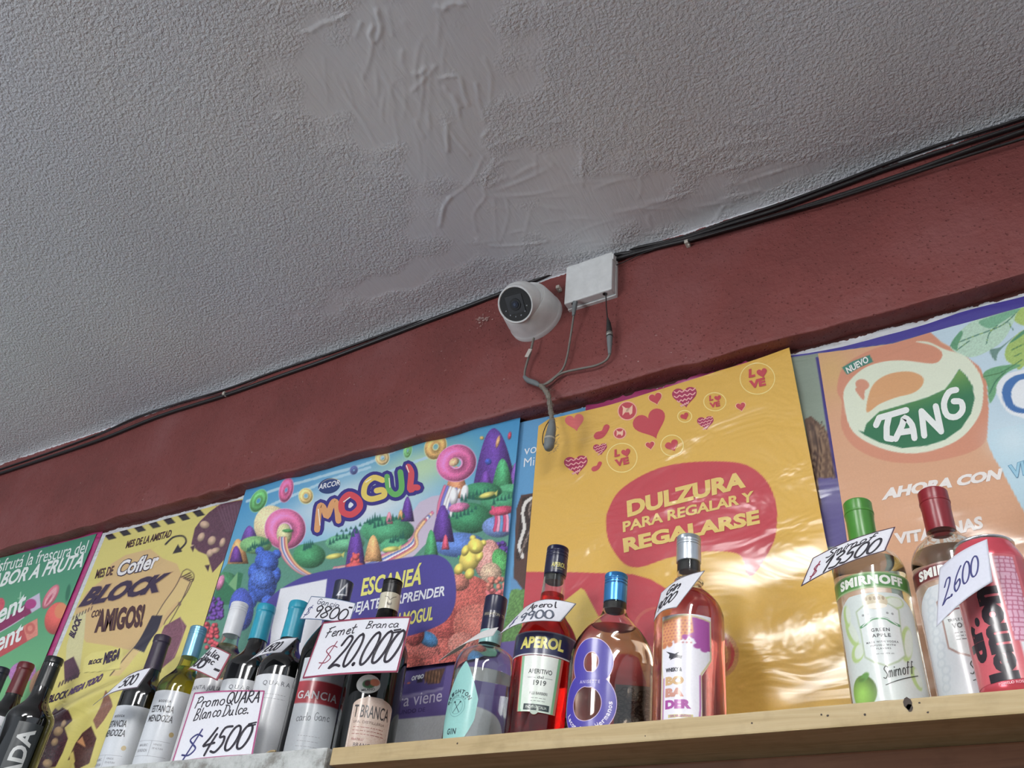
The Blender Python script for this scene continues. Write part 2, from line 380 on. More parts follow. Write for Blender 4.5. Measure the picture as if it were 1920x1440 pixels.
# ceiling: real relief, fine grid where the photo looks at it closely
def ceil_ridges():
    k = Z(560, 0, 3); R = []
    A = lambda w, h, *p: R.append(([unz(*q, ZC)[:2] for q in (k(*p))], w, h))
    A(.004,.0026,(20,185),(70,180),(130,140),(200,120),(270,85)); A(.003,.002,(320,210),(350,130)); A(.004,.003,(440,60),(462,150),(430,240),(395,200),(420,150))
    A(.003,.002,(465,140),(470,270)); A(.003,.002,(500,60),(530,200)); A(.005,.003,(780,40),(820,50),(850,20),(930,25)); A(.003,.0018,(590,120),(610,135))
    A(.005,.0022,(580,290),(585,370),(660,420),(720,380)); A(.004,.002,(640,510),(700,450),(770,370)); A(.004,.0028,(800,440),(870,430),(910,450),(950,590))
    A(.004,.0025,(820,490),(870,540),(910,600)); A(.003,.002,(1040,330),(1080,420),(1075,600)); A(.003,.0018,(1000,470),(1010,560),(1045,680))
    A(.003,.002,(730,640),(740,720)); A(.004,.002,(660,680),(700,770)); A(.004,.0025,(830,700),(840,850)); A(.003,.002,(840,720),(960,870)); A(.003,.0022,(1030,775),(1070,730))
    A(.004,.003,(795,1270),(815,1170),(850,1110)); A(.003,.0015,(850,1110),(960,1030),(1040,880)); A(.003,.0015,(1000,1300),(985,1200),(1050,1110),(1040,1050),(1110,880))
    A(.003,.0018,(1120,930),(1170,905),(1230,905)); A(.003,.0018,(1060,1050),(1170,1000)); A(.003,.002,(1390,890),(1450,950),(1400,910)); A(.004,.0015,(1590,780),(1600,1050))
    A(.003,.0012,(1620,790),(1660,890)); A(.004,.002,(1000,1340),(1080,1385),(1260,1380),(1400,1360)); A(.0025,.0012,(1100,1120),(1110,1370)); A(.0025,.0012,(1170,1120),(1180,1220),(1130,1370))
    A(.0025,.001,(1400,1180),(1580,1300)); A(.003,.0012,(1330,870),(1335,980)); A(.003,.001,(1300,1200),(1270,1330)); A(.003,.0014,(1380,700),(1480,685)); A(.002,.001,(140,330),(160,580)); A(.002,.001,(200,420),(290,600))
    A(.002,.001,(310,400),(410,600)); A(.002,.001,(330,380),(440,600))
    g = Z(1100, 200, 2.3415); B = lambda w, h, *p: R.append(([unz(*q, ZC)[:2] for q in (g(*p))], w, h))
    B(.004,.0015,(560,300),(700,250)); B(.004,.0012,(700,330),(850,280)); B(.003,.0012,(790,300),(1000,230)); B(.004,.0015,(590,410),(760,370)); B(.003,.0012,(180,240),(240,330),(230,400)); B(.004,.0012,(270,480),(280,530))
    B(.004,.0012,(1270,140),(1420,110)); B(.003,.001,(850,250),(1180,150)); B(.003,.001,(30,250),(60,150),(20,100)); B(.004,.0018,(570,490),(600,440),(640,430)); B(.003,.001,(1450,200),(1640,130))
    return R
def build_ceiling():
    m, nt, b = newmat('painted_plaster_ceiling')
    at = N(nt, 'ShaderNodeAttribute'); at.attribute_name = 'smooth_patch'
    n1 = noise(nt, 200, 3, .55); n2 = noise(nt, 50, 3, .5); n3 = noise(nt, 1.0, 4, .6, scaled(nt, (90, 14, 1)), .6); v = N(nt, 'ShaderNodeTexVoronoi'); v.inputs['Scale'].default_value = 95
    t = N(nt, 'ShaderNodeTexCoord'); nt.links.new(t.outputs['Object'], v.inputs['Vector'])
    r1 = ramp(nt, n1.outputs['Fac'], [(.34, (0,0,0,1)), (.66, (1,1,1,1))])
    h1 = mixc(nt, .35, r1.outputs[0], n2.outputs['Fac']); r2 = ramp(nt, v.outputs['Distance'], [(.0, (1,1,1,1)), (.28, (0,0,0,1))])
    h1 = mixc(nt, .25, h1, r2.outputs[0], 'ADD'); sm = ramp(nt, n3.outputs['Fac'], [(.3, (.34,.34,.34,1)), (.7, (.5,.5,.5,1))])
    h = mixc(nt, at.outputs['Fac'], h1, sm.outputs[0]); bump(nt, b, h, 1.0, .0025)
    base = ramp(nt, noise(nt, 2.2, 4).outputs['Fac'], [(.3, (.66,.68,.74,1)), (.55, (.70,.715,.75,1)), (.75, (.71,.70,.71,1))])
    nt.links.new(base.outputs[0], b.inputs['Base Color']); b.inputs['Roughness'].default_value = .42; b.inputs['Specular IOR Level'].default_value = .45
    # grid: fine near, coarse far
    xs = np.concatenate([np.linspace(XL, -2.4, 40), np.arange(-2.4, XR, .0032), [XR]]); ys = np.concatenate([np.linspace(-2.6, .08, 30), np.arange(0.1, YB, .0032), [YB+.0]])
    X, Y = np.meshgrid(xs, ys); X, Y = X.ravel(), Y.ravel(); Zv = np.full(len(X), ZC)
    Zv -= .0016*(np.sin(X*7+1)*np.sin(Y*9+.5)+.6*np.sin(X*17+2*Y*5)); 
    for pts, w_, h_ in ceil_ridges():
        P = [tuple(p) for p in catmull(pts, 4)]; A_ = np.array(P); w_ *= .72; ii = np.nonzero((X > A_[:,0].min()-.02) & (X < A_[:,0].max()+.02) & (Y > A_[:,1].min()-.02) & (Y < A_[:,1].max()+.02))[0]; Xi, Yi = X[ii], Y[ii]; d = np.full(len(ii), 1e9)
        for (x0, y0), (x1, y1) in zip(P, P[1:]):
            dx, dy = x1-x0, y1-y0; L = dx*dx+dy*dy+1e-9; tt = np.clip(((Xi-x0)*dx+(Yi-y0)*dy)/L, 0, 1); d = np.minimum(d, np.hypot(Xi-x0-tt*dx, Yi-y0-tt*dy))
        Zv[ii] -= h_*.62*np.exp(-(d/w_)**2)*(.7+.6*np.sin(Xi*210+Yi*130)**2)
    rr = np.random.RandomState(21)      # faint trowel drags around the patches
    for k in range(90):
        px, py = [(740,130), (820,240), (1000,380), (1200,380), (1380,330)][k % 5]; c = unz(px+rr.normal(0, 75), py+rr.normal(0, 55), ZC); a = rr.uniform(-.5, .5)+(1.9 if k % 5 < 2 else .35); l = rr.uniform(.02, .07); w_ = rr.uniform(.0018, .0035); h_ = rr.uniform(.0004, .0011)
        ii = np.nonzero((np.abs(X-c.x) < l+.01) & (np.abs(Y-c.y) < l+.01))[0]; dx, dy = X[ii]-c.x, Y[ii]-c.y; u = dx*math.cos(a)+dy*math.sin(a); v = -dx*math.sin(a)+dy*math.cos(a)+.15*u*u/l*math.sin(k)
        Zv[ii] -= h_*np.exp(-(v/w_)**2)*np.clip(1-(u/l)**2, 0, 1)
    # smooth trowelled patches
    S = np.zeros(len(X))
    for px, py, rx, ry in [(700,120,.16,.10),(800,90,.15,.13),(640,150,.10,.10),(860,170,.14,.07),(840,290,.10,.08),(870,400,.12,.07),(950,430,.14,.06),(1060,390,.14,.08),(1120,420,.10,.05),(1180,370,.08,.06),(1000,340,.1,.07),(720,215,.1,.08),(760,520,.22,.03),(1300,390,.12,.05),(1430,340,.1,.03)]:
        c = unz(px, py, ZC); S = np.maximum(S, np.clip(2.2-1.8*np.hypot((X-c.x)/rx, (Y-c.y)/ry)+.35*np.sin(X*60+Y*45)+.3*np.sin(Y*83-X*31), 0, 1))
    Zv += .0008*S
    edge = np.clip((Y-(YB-.03))/.03, 0, 1); Zv -= .004*edge**2
    me = mesh_np('ceiling', np.stack([X, Y, Zv], 1), grid_faces(len(xs), len(ys))[:, ::-1])
    a = me.attributes.new('smooth_patch', 'FLOAT', 'POINT'); a.data.foreach_set('value', S.astype(np.float32))
    tag(link('ceiling', me, m, None, True), kind='structure')
build_ceiling()
def build_beam():
    m, nt, b = newmat('dark_red_rough_paint'); t = N(nt, 'ShaderNodeTexCoord'); s = N(nt, 'ShaderNodeSeparateXYZ'); nt.links.new(t.outputs['Object'], s.inputs[0])
    n1 = noise(nt, 5, 5, .6); red = ramp(nt, n1.outputs['Fac'], [(.3, lin((112,58,55))), (.5, lin((124,64,61))), (.72, lin((132,78,77)))])
    sp = noise(nt, 150, 2, .5); spr = ramp(nt, sp.outputs['Fac'], [(.735, (0,0,0,1)), (.75, (1,1,1,1))])
    pt = noise(nt, 3.5, 3); pr = ramp(nt, pt.outputs['Fac'], [(.52, (0,0,0,1)), (.62, (.7,.7,.7,1))])
    f = mixc(nt, 1.0, spr.outputs[0], pr.outputs[0], 'MULTIPLY'); c1 = mixc(nt, f, red.outputs[0], lin((190,170,165)))
    # white ceiling paint overrunning the top edge
    en = noise(nt, 70, 4, .7); en2 = noise(nt, 9, 2); ma = N(nt, 'ShaderNodeMath', operation='MULTIPLY_ADD'); nt.links.new(en.outputs['Fac'], ma.inputs[0]); ma.inputs[1].default_value = .014; nt.links.new(s.outputs['Z'], ma.inputs[2])
    mb = N(nt, 'ShaderNodeMath', operation='MULTIPLY_ADD'); nt.links.new(en2.outputs['Fac'], mb.inputs[0]); mb.inputs[1].default_value = .012; nt.links.new(ma.outputs[0], mb.inputs[2])
    gt = N(nt, 'ShaderNodeMath', operation='GREATER_THAN'); nt.links.new(mb.outputs[0], gt.inputs[0]); gt.inputs[1].default_value = ZC+.0065
    c2 = mixc(nt, gt.outputs[0], c1, (.70,.71,.74,1)); nt.links.new(c2, b.inputs['Base Color'])
    b.inputs['Roughness'].default_value = .5; b.inputs['Specular IOR Level'].default_value = .4
    h1 = noise(nt, 85, 4, .6); h2 = noise(nt, 28, 3, .6); hh = mixc(nt, .5, h1.outputs['Fac'], h2.outputs['Fac']); vv = N(nt, 'ShaderNodeTexVoronoi'); vv.inputs['Scale'].default_value = 120
    nt.links.new(t.outputs['Object'], vv.inputs['Vector']); pv = ramp(nt, vv.outputs['Distance'], [(.05, (0,0,0,1)), (.22, (1,1,1,1))]); hh = mixc(nt, .25, hh, pv.outputs[0]); bump(nt, b, hh, 1.0, .006)
    xs = np.arange(XL, XR, .006); prof = [(YB, ZC+.002), (YB, ZC-.02), (YB, ZC-.06), (YB, ZC-.10), (YB, ZC-.15), (YB, ZC-.2), (YB, ZC-.25), (YB, ZB+.03), (YB, ZB+.008), (YB+.0004, ZB+.003), (YB+.0015, ZB+.0008), (YB+.004, ZB), (YB+.02, ZB), (YW+.03, ZB+.001), (YW+.03, ZC+.002)]
    V = []; rg = np.random.RandomState(3); n = len(xs); wob = [np.interp(xs, np.linspace(XL, XR, 160), rg.rand(160)-.5) for _ in range(3)]
    for j, (y, z) in enumerate(prof):
        k = 1 if 5 < j < 13 else .4
        V.append(np.stack([xs, y+.0022*k*wob[0]+.0008*np.sin(xs*3+j), z+(.006*wob[1]*k+.003*wob[2] if 6 < j < 13 else 0*xs)], 1))
    me = mesh_np('trim_1', np.concatenate(V), grid_faces(n, len(prof))[:, ::-1]); o = link('trim_1', me, m, None, True); auto_smooth(o, 60); tag(o, kind='structure')
build_beam()
def build_walls():
    m, nt, b = newmat('worn_white_plaster'); t = N(nt, 'ShaderNodeTexCoord'); s = N(nt, 'ShaderNodeSeparateXYZ'); nt.links.new(t.outputs['Object'], s.inputs[0])
    n1 = noise(nt, 30, 5, .65, scaled(nt, (1, 1, 4))); r = ramp(nt, n1.outputs['Fac'], [(.30, lin((160,150,142))), (.40, lin((200,202,205))), (.7, lin((224,228,232)))])
    en = noise(nt, 45, 4, .7); ma = N(nt, 'ShaderNodeMath', operation='MULTIPLY_ADD'); nt.links.new(en.outputs['Fac'], ma.inputs[0]); ma.inputs[1].default_value = .018; nt.links.new(s.outputs['Z'], ma.inputs[2])
    gt = N(nt, 'ShaderNodeMath', operation='GREATER_THAN'); nt.links.new(ma.outputs[0], gt.inputs[0]); gt.inputs[1].default_value = ZB+.004
    lt = N(nt, 'ShaderNodeMath', operation='LESS_THAN'); nt.links.new(s.outputs['Z'], lt.inputs[0]); lt.inputs[1].default_value = ZS-.02
    c = mixc(nt, gt.outputs[0], r.outputs[0], lin((84,44,40))); c = mixc(nt, lt.outputs[0], c, lin((120,66,48)))
    nt.links.new(c, b.inputs['Base Color']); b.inputs['Roughness'].default_value = .55; bump(nt, b, n1.outputs['Fac'], .6, .003)
    o = box('wall_back', (XL, YW, 0), (XR, YW+.1, ZC+.03), m, None, 0); tag(o, kind='structure')
    fm = plain('worn_floor_tiles', (44,40,36), .5, bumps=(20,.2,.002)); tag(box('floor', (XL, -2.6, -.05), (XR, YW, 0), fm, None, 0), kind='structure')
build_walls()
def tube_lamp(a, b, hw, e, lab):
    m, nt, bs = newmat('opal_diffuser_glow'); bs.inputs['Base Color'].default_value = (.9,.9,.9,1); bs.inputs['Emission Color'].default_value = (1.0,.99,.97,1); bs.inputs['Emission Strength'].default_value = e
    r = empty('ceiling_lamp', ((a[0]+b[0])/2, (a[1]+b[1])/2, ZC), lab, 'lamp', 'ceiling lamps')
    box('housing', (a[0]-hw*.6, a[1]+.02, ZC-.035), (a[0]+hw*.6, b[1]-.02, ZC+.002), plain('white_lamp_housing', (220,220,220), .4), r, .004)
    box('diffuser', (a[0]-hw, a[1], ZC-.080), (a[0]+hw, b[1], ZC-.036), m, r, .012, 3)
for (a, b, hw, e), lab in zip(TUBES, ('wide glowing ceiling lamp behind and left of the viewer, out of view', 'narrow glowing ceiling lamp behind and right of the viewer, out of view')): tube_lamp(a, b, hw, e, lab)
# ---------------- shelves ----------------
def wood(name, a, b_, c, rough=.55):
    m, nt, b = newmat(name); n = noise(nt, 1.0, 5, .6, scaled(nt, (5, 60, 90)), 1.2); n2 = noise(nt, 35, 4, .6)
    r = ramp(nt, n.outputs['Fac'], [(.3, lin(a)), (.5, lin(b_)), (.7, lin(c))]); st = ramp(nt, n2.outputs['Fac'], [(.3, (.86,.85,.82,1)), (.5, (1,1,1,1))])
    kn = N(nt, 'ShaderNodeTexVoronoi'); kn.inputs['Scale'].default_value = 13; t = N(nt, 'ShaderNodeTexCoord'); nt.links.new(t.outputs['Object'], kn.inputs['Vector'])
    kr = ramp(nt, kn.outputs['Distance'], [(.02, (.15,.11,.08,1)), (.045, (1,1,1,1))])
    nt.links.new(mixc(nt, 1.0, mixc(nt, 1.0, r.outputs[0], st.outputs[0], 'MULTIPLY'), kr.outputs[0], 'MULTIPLY'), b.inputs['Base Color'])
    b.inputs['Roughness'].default_value = rough; bump(nt, b, n.outputs['Fac'], .35, .001); return m
WOOD = wood('varnished_pine_board', (156,136,94), (172,150,108), (180,160,121))
WOODD = wood('rough_brown_board', (98,64,44), (118,76,52), (128,86,60))
xs0 = un(624, 1400, YF).x
sh = empty('wooden_shelf', (0, 1.0, ZS-.02), 'long pale varnished pine shelf board holding the spirit bottles, underside in shade', 'shelf')
box('board', (xs0, YF, ZS-.0205), (XR-.01, YW-.001, ZS), WOOD, sh, .0018)
box('support_rail', (xs0+.02, .935, ZS-.075), (XR-.01, .955, ZS-.0206), WOODD, sh, .002).__setitem__('label', 'brown batten under the board')
for px, py, rx, rz in ((1540,1340,.0011,.001),(1552,1342,.0014,.0012),(1410,1356,.0011,.001),(1622,1340,.0013,.0012),(1701,1319,.0045,.006),(1706,1328,.003,.004),(1740,1336,.0011,.001),(1724,1318,.0012,.001),(1210,1380,.0008,.0008),(858,1394,.0012,.0012)):
    p = un(px, py, YF); V = [(p.x+rx*math.cos(a*.7)*random.uniform(.7,1.1), YF-.0004, p.z+rz*math.sin(a*.7)*random.uniform(.7,1.1)) for a in range(9)]
    me = mesh_np('knot', V, [tuple(range(9))]); link('knot', me, plain('dark_resin_knot', (50,36,26), .6), sh)
m, nt, b = newmat('grey_flaking_paint'); n = noise(nt, 22, 6, .7); r = ramp(nt, n.outputs['Fac'], [(.36, lin((120,118,112))), (.48, lin((172,174,172))), (.66, lin((196,198,196)))])
nt.links.new(r.outputs[0], b.inputs['Base Color']); bump(nt, b, noise(nt, 60, 5, .7).outputs['Fac'], .8, .003); b.inputs['Roughness'].default_value = .6
gs = box('painted_shelf', (XL+.6, YF-.004, ZS-.04), (xs0-.004, YW-.001, ZS), m, None, .003)
tag(gs, 'grey shelf slab with flaking paint holding the wine bottles, left of the pine board', 'shelf')
sl = tube('dry_twig', [un(*p, YF+.012) for p in ((497,1412),(503,1407),(510,1404),(518,1404))], .0014, plain('dry_straw', (150,130,95), .7), None, 6)
sl.location.z += ZS+.0006-min((sl.matrix_world @ Vector(c)).z for c in sl.bound_box); tag(sl, 'short dry curled twig lying on the front edge of the grey shelf', 'twig')
# ---------------- posters on the wall ----------------
def poster(name, label, top, zb, stack, paint, over=None, disp=None, mat=None, cell=.0019, botx=None, cat='poster', bgcol=(230,230,230), ragged=0):
    T = una([p[0] for p in top], [p[1] for p in top], YW); tx, tz = T[:,0], T[:,2]
    if botx is None: bl, br = tx[0], tx[-1]
    else: bl, br = botx
    wd = tx[-1]-tx[0]; n = max(6, int(wd/cell)); mm = max(6, int((tz.mean()-zb)/cell))
    s = np.linspace(0, 1, n); Xt = tx[0]+s*wd; Zt = np.interp(Xt, tx, tz); Xb = bl+s*(br-bl)
    t = np.linspace(0, 1, mm)[:,None]; X = Xt*(1-t)+Xb*t; Zz = Zt*(1-t)+zb*t
    if ragged: Zz += (1-t)**8*ragged*np.interp(s*60, range(61), np.random.RandomState(stack).rand(61)-.5)
    X, Zz = X.ravel(), Zz.ravel(); px, py = pja(np.stack([X, np.full(len(X), YW), Zz], 1))
    R = Ras(px, py, bgcol); paint(R); pr = Print()
    if over: over(pr)
    dz = disp or (lambda x, z: 0*x); base0 = .0012+stack*.0030
    def fm(x, z, off): return np.stack([x, YW-base0-dz(x, z)-off, z], 1)
    for k, (V, F, c, lay) in enumerate(pr.sh):
        q = una(V[:,0], V[:,1], YW); pr.sh[k] = (q[:,[0,2]], F, c, lay)
    xr = np.arange(min(tx[0], bl)-.01, tx[-1]+.02, .011); zr = np.arange(zb, tz.max()+.02, .011)
    o = pr.build(name, None, mat or MPOST, fm, ((np.stack([X, Zz], 1)), grid_faces(n, mm)[:, ::-1], R.C), .00032, (xr, zr))
    tag(o, label, cat, 'advertising posters pasted along the wall under the red beam'); return o
MPOST = print_mat('matt_coated_poster_paper', .42, 0.15, ((9, 1, 14), .25, .004))
MGLOSS = print_mat('glossy_poster_paper', .16, 0.7, ((5, 1, 15), .55, .010))
MSEMI = print_mat('satin_poster_paper', .24, 0.5, ((6, 1, 13), .35, .008))
SIL = lambda x, z: 0*x
ZP = ZS+.004
# pink sheet and chewing gum sheet at far left
poster('promotional_poster', 'glossy magenta poster edge peeping out above the green chewing gum poster', [(-60,1047),(0,1027),(60,1006),(130,990),(186,976),(201,980)], ZP, 0,
  lambda R: (R.glow(95,1035,30,12,(60,90,190),.9), R.glow(190,985,8,6,(50,120,190),1), R.ell(60,1005,22,5,(225,70,150),-15)), None,
  lambda x, z: .0011*np.exp(-((z-(ZB-.02))/.02)**2)*(1+np.sin(x*70)), print_mat('cracked_glossy_film', .10, 1.0, ((10,1,30), .8, .010)), bgcol=(200,45,130))
def p_gum(R):
    R.C = R.C*0+np.array((58,150,118)); t = np.clip((R.Y-1040)/260, 0, 1)[:,None]; R.C = R.C*(1-t)+np.array((110,190,120))*t
    z = Z(0, 940, 4.8)
    def pack(pts, c1, c2): R.poly([z(p) for p in pts], c2, nz=.06); R.poly([z(p) for p in [(a, b*1.0) for a, b in pts]], c1, nz=.05)
    R.poly(z((-60,1130),(40,1080),(230,940),(370,850),(380,960),(150,1100),(-40,1210)), (150,40,100), nz=.1)
    R.poly(z((250,900),(370,830),(380,960),(300,1010)), (205,195,220)); R.ell(*z((290,930)), 11, 9, (190,55,140), -25)
    R.stroke(z((-40,1215),(120,1120),(230,1050)), 1.6, (220,200,220))
    R.poly(z((-60,1290),(100,1200),(350,1060),(355,1210),(120,1350),(-40,1440)), (205,75,80), nz=.1)
    R.poly(z((220,1130),(350,1060),(355,1210),(260,1260)), (235,140,120), nz=.1); R.ell(*z((285,1150)), 9, 11, (215,100,90), 20, hole=.5)
    R.ell(*z((470,865)), 10, 26, (225,110,130), 32, sh=.2); R.ell(*z((470,865)), 6, 21, (240,165,175), 32, nz=.2); R.ell(*z((455,890)), 2, 12, (205,80,110), 32)
    R.ell(*z((525,1060)), 22, 31, (232,92,82), 18, sh=.3, nz=.08); R.ell(*z((560,990)), 11, 15, (240,140,90), 18); R.ell(*z((625,830)), 4, 16, (40,120,90), 10)
    R.ell(*z((10,940)), 9, 14, (225,80,100), 20, nz=.2); R.stroke([z((215,870)), z((175,880))], 1.2, (190,230,200)); R.stroke([z((200,825)), z((190,915))], 1.5, (190,230,200))
    R.ell(45, 1262, 26, 20, (190,120,190), -20, nz=.2); R.ell(75, 1280, 14, 26, (200,150,110), 25, nz=.1)
def o_gum(P):
    z = Z(0, 940, 4.8); wh = (238,244,240)
    P.text('Disfrutá la frescura del', z((-95,665)), z((800,470)), z((-75,550)), wh, 2, .004, .25)
    P.text('SABOR A FRUTA', z((-130,815)), z((750,600)), z((-90,680)), wh, 2, .03, .25)
    P.text('Trident', z((-330,1290)), z((240,985)), z((-310,1110)), wh, 2, .025, .2); P.text('Trident', z((-330,1530)), z((215,1255)), z((-310,1350)), wh, 2, .025, .2)
poster('promotional_poster', 'green poster with chewing gum packs, strawberry and peach, at the left end', [(-60,1067),(0,1048),(90,1027),(184,1002)], ZP, 1, p_gum, o_gum, None, MPOST)
# yellow chocolate block poster
FOLD = un(195, 1306, YW)
def p_block(R):
    z = Z(0, 960, 3); R.C = R.C*0+np.array((228,212,98)); br = (78,48,62)
    R.poly(z((590,390),(640,300),(720,250),(860,215),(930,270),(1010,300),(1060,420),(1000,560),(940,640),(880,720),(760,790),(640,760),(500,740),(430,620),(440,560),(500,460)), (226,186,118))
    for i in range(7):
        a = 592+i*83; b = 152-i*21.5; R.poly(z((a,b-22),(a+44,b-34),(a+78,b+3),(a+34,b+14)), (44,36,46))
    ch = z((1090,190),(1110,100),(1140,60),(1190,10),(1260,-40),(1380,-60),(1370,60),(1330,150),(1290,260),(1210,350),(1180,250),(1130,230)); R.poly(ch, (104,62,84), nz=.25)
    for a in range(8): R.stroke(z((1230+a*20,-30),(1290+a*12,120)), 1.2, (130,88,112), smooth=0)
    for x, y, rx, ry, r in [(1165,80,9,7,10),(1145,150,6,9,30),(1205,170,7,9,30),(1195,240,6,8,30),(1225,225,9,5,-20),(1265,180,5,9,20),(1100,205,4,4,0)]: R.ell(*z((x,y)), rx, ry, (206,170,140), r, sh=.3)
    R.poly(z((1165,310),(1195,305),(1185,345)), br); R.poly(z((1085,205),(1110,195),(1100,235)), br)
    # arrow
    R.stroke(z((945,190),(990,150),(1045,145),(1060,180),(1020,225)), 3.2, (50,40,50)); R.poly(z((985,243),(1015,190),(1040,232)), (50,40,50))
    # drawn arm with chocolate bar
    R.poly(z((1010,420),(1050,370),(1095,400),(1060,470),(960,560),(840,760),(690,930),(640,930),(780,760),(900,560)), (230,196,120)); ln = (90,66,60)
    for q in [[(1040,350),(1000,430),(930,530),(860,650),(760,800),(640,930)],[(1100,390),(1055,480),(960,600),(940,640)],[(1040,345),(1070,330),(1105,360),(1095,400),(1050,380)]]: R.stroke(z(*q), 1.5, ln)
    for k in range(4): R.stroke(z((1035+k*12,375+k*6),(1085+k*5,350+k*12)), 2.2, (80,50,50))
    R.poly(z((870,590),(930,590),(905,680),(830,800),(775,780)), (52,46,66)); R.stroke(z((1085,400),(1040,500),(1000,580),(940,690)), 1.6, (96,72,70)); R.ell(*z((1025,525)), 3, 4, (130,100,90))
    R.poly(z((945,650),(1030,600),(1065,650),(1000,830),(890,930),(890,800)), (134,82,100), nz=.2); R.stroke(z((1030,600),(1045,690),(980,850)), 1.2, (170,120,130))
    # upright wrapper
    R.poly(z((430,590),(500,560),(490,700),(460,930),(380,960),(390,760),(420,650)), (222,214,150), nz=.05); R.poly(z((375,850),(430,820),(465,900),(450,940),(380,965)), (92,54,74), nz=.2)
    for k in range(7): R.stroke(z((425+k*17,612-k*9),(432+k*17,592-k*9)), 1.6, br, 0); R.stroke(z((345+k*18,990-k*9),(355+k*18,965-k*9)), 2.4, br, 0)
    # second bar pack
    R.poly(z((490,830),(530,800),(700,770),(720,830),(690,900),(480,910)), (236,222,110)); R.stroke(z((490,910),(600,905),(700,890)), 1.0, (150,140,60))
    # lower chocolate shapes
    R.poly(z((300,1190),(330,1110),(360,1130),(380,1110),(420,1130),(425,1180),(380,1220),(400,1280),(370,1360),(330,1440),(180,1460),(240,1300)), (84,48,58), nz=.3)
    for x, y, rx, ry, r in [(345,1240,8,10,40),(375,1200,4,8,30),(325,1300,6,8,30),(285,1420,9,8,0),(300,1180,4,6,30)]: R.ell(*z((x,y)), rx, ry, (205,165,110), r, sh=.3)
    R.poly(z((540,1180),(590,1090),(640,1020),(650,1100),(600,1180),(560,1230)), (150,100,80), nz=.2)
    R.poly(z((480,1250),(530,1210),(560,1280),(520,1420),(440,1460),(430,1400),(400,1400),(440,1310)), (92,56,52), nz=.3); R.poly(z((450,1300),(480,1270),(500,1330)), (220,150,90)); R.poly(z((410,1370),(430,1350),(440,1410),(410,1450)), (226,200,90))
def o_block(P):
    z = Z(0, 960, 3); br = (84,44,48); pu = (62,40,74)
    P.text('MES DE LA AMISTAD', z((720,215)), z((975,150)), z((728,172)), br, 2, .03, .25)
    P.text('MES DE', z((548,385)), z((650,362)), z((558,332)), br, 2, .03, .2)
    P.text('Cofler', z((670,372)), z((900,322)), z((690,285)), (244,240,240), 2, .03, .22, outline=pu, ow=.045)
    P.text('BLOCK', z((455,545)), z((930,455)), z((505,437)), pu, 2, .055, .3, outline=(190,150,110), ow=.03)
    P.text('CON', z((528,605)), z((590,590)), z((535,565)), br, 2, .03, .1); P.text('AMIGOS!', z((545,690)), z((820,655)), z((560,560)), br, 2, .05, .15)
    P.text('BLOCK', z((512,868)), z((590,855)), z((518,842)), pu, 2, .04, .3); P.text('MEGA', z((595,868)), z((690,840)), z((603,800)), pu, 2, .06, .2)
    P.text('BLOCK', z((285,1085)), z((395,1050)), z((295,1040)), pu, 2, .04, .3); P.text('MEGA TODO', z((395,1045)), z((590,960)), z((415,1000)), (92,60,110), 2, .06, .3)
    P.text('BLOCK', z((432,720)), z((478,610)), z((402,700)), pu, 2, .05, .1)
poster('promotional_poster', 'yellow poster with brown chocolate bar drawings and striped top edge', [(203,1006),(265,990),(330,972),(400,953),(460,938)], ZP, 2, p_block, o_block,
  lambda x, z: .013*np.exp(-((z-FOLD.z-.25*(x-FOLD.x))/.016)**2)*np.exp(-((x-FOLD.x)/.13)**2)+.006*np.exp(-((z-FOLD.z-.05-.5*(x-FOLD.x))/.02)**2)*np.exp(-((x-FOLD.x-.05)/.08)**2), MGLOSS)
# milk chocolate poster behind
def p_milk(R):
    R.C = R.C*0+np.array((86,160,212)); z = Z(960, 740, 3.79)
    R.poly(z((40,820),(75,720),(180,705),(330,760),(330,1300),(130,1440),(20,1400),(20,1250)), (92,64,56), nz=.08)
    R.poly(z((62,900),(80,740),(130,725),(185,720),(160,800),(165,950),(120,1120),(60,1190),(36,1180)), (62,48,44), nz=.5)
    R.stroke(z((85,1160),(60,1080),(95,960),(85,850),(110,770),(175,735)), 5, (232,226,218)); R.stroke(z((150,760),(130,840),(150,930),(110,1040),(70,1140)), 3, (128,110,100), nz=.7)
    R.poly(z((0,1300),(40,1330),(120,1440),(120,1700),(0,1700)), (92,150,200)); R.poly(z((0,1400),(30,1390),(300,1400),(300,1900),(-100,1900)), (98,150,72), nz=.3)
    R.poly([(600,1250),(1150,1180),(1150,1420),(600,1440)], (112,94,168)); R.poly([(600,1250),(843,1235),(833,1292),(740,1306),(600,1310)], (84,70,140))
    R.poly([(742,1310),(835,1290),(832,1296),(742,1317)], (150,140,190))
    R.poly([(800,1262),(820,1256),(838,1254),(828,1282),(805,1284),(797,1275)], (96,64,46), nz=.3)
    for k in range(5): R.stroke([(803+k*6,1260),(800+k*6,1282)], 1.4, (168,120,80), 0)
    R.ell(790,1279,6,3,(50,40,60),-10); R.ell(790,1274,6,3,(60,50,70),-10); R.ell(758,1284,4,1.6,(220,90,60)); R.ell(769,1282,3,1.6,(225,110,60))
    R.poly([(600,1370),(740,1352),(1150,1315),(1150,1440),(600,1470)], (214,216,220), nz=.05); R.poly([(600,1450),(1150,1380),(1150,1500),(600,1500)], (190,194,196))
def o_milk(P):
    z = Z(960, 740, 3.79); wh = (235,240,246)
    P.text('vos', z((95,440)), z((218,415)), z((98,395)), wh, 2, .0); P.text('Milka', z((92,525)), z((265,497)), z((97,462)), wh, 2, .0)
    P.text('locura viene', (706,1335), (831,1317), (709,1311), (222,216,238), 2, .004); P.text('NUEVO  MUNDO DE', (700,1348), (800,1336), (701,1340), (70,56,120), 2, .01)
    P.text('oreo', (774,1279), (797,1274), (776,1270), wh, 2, .03)
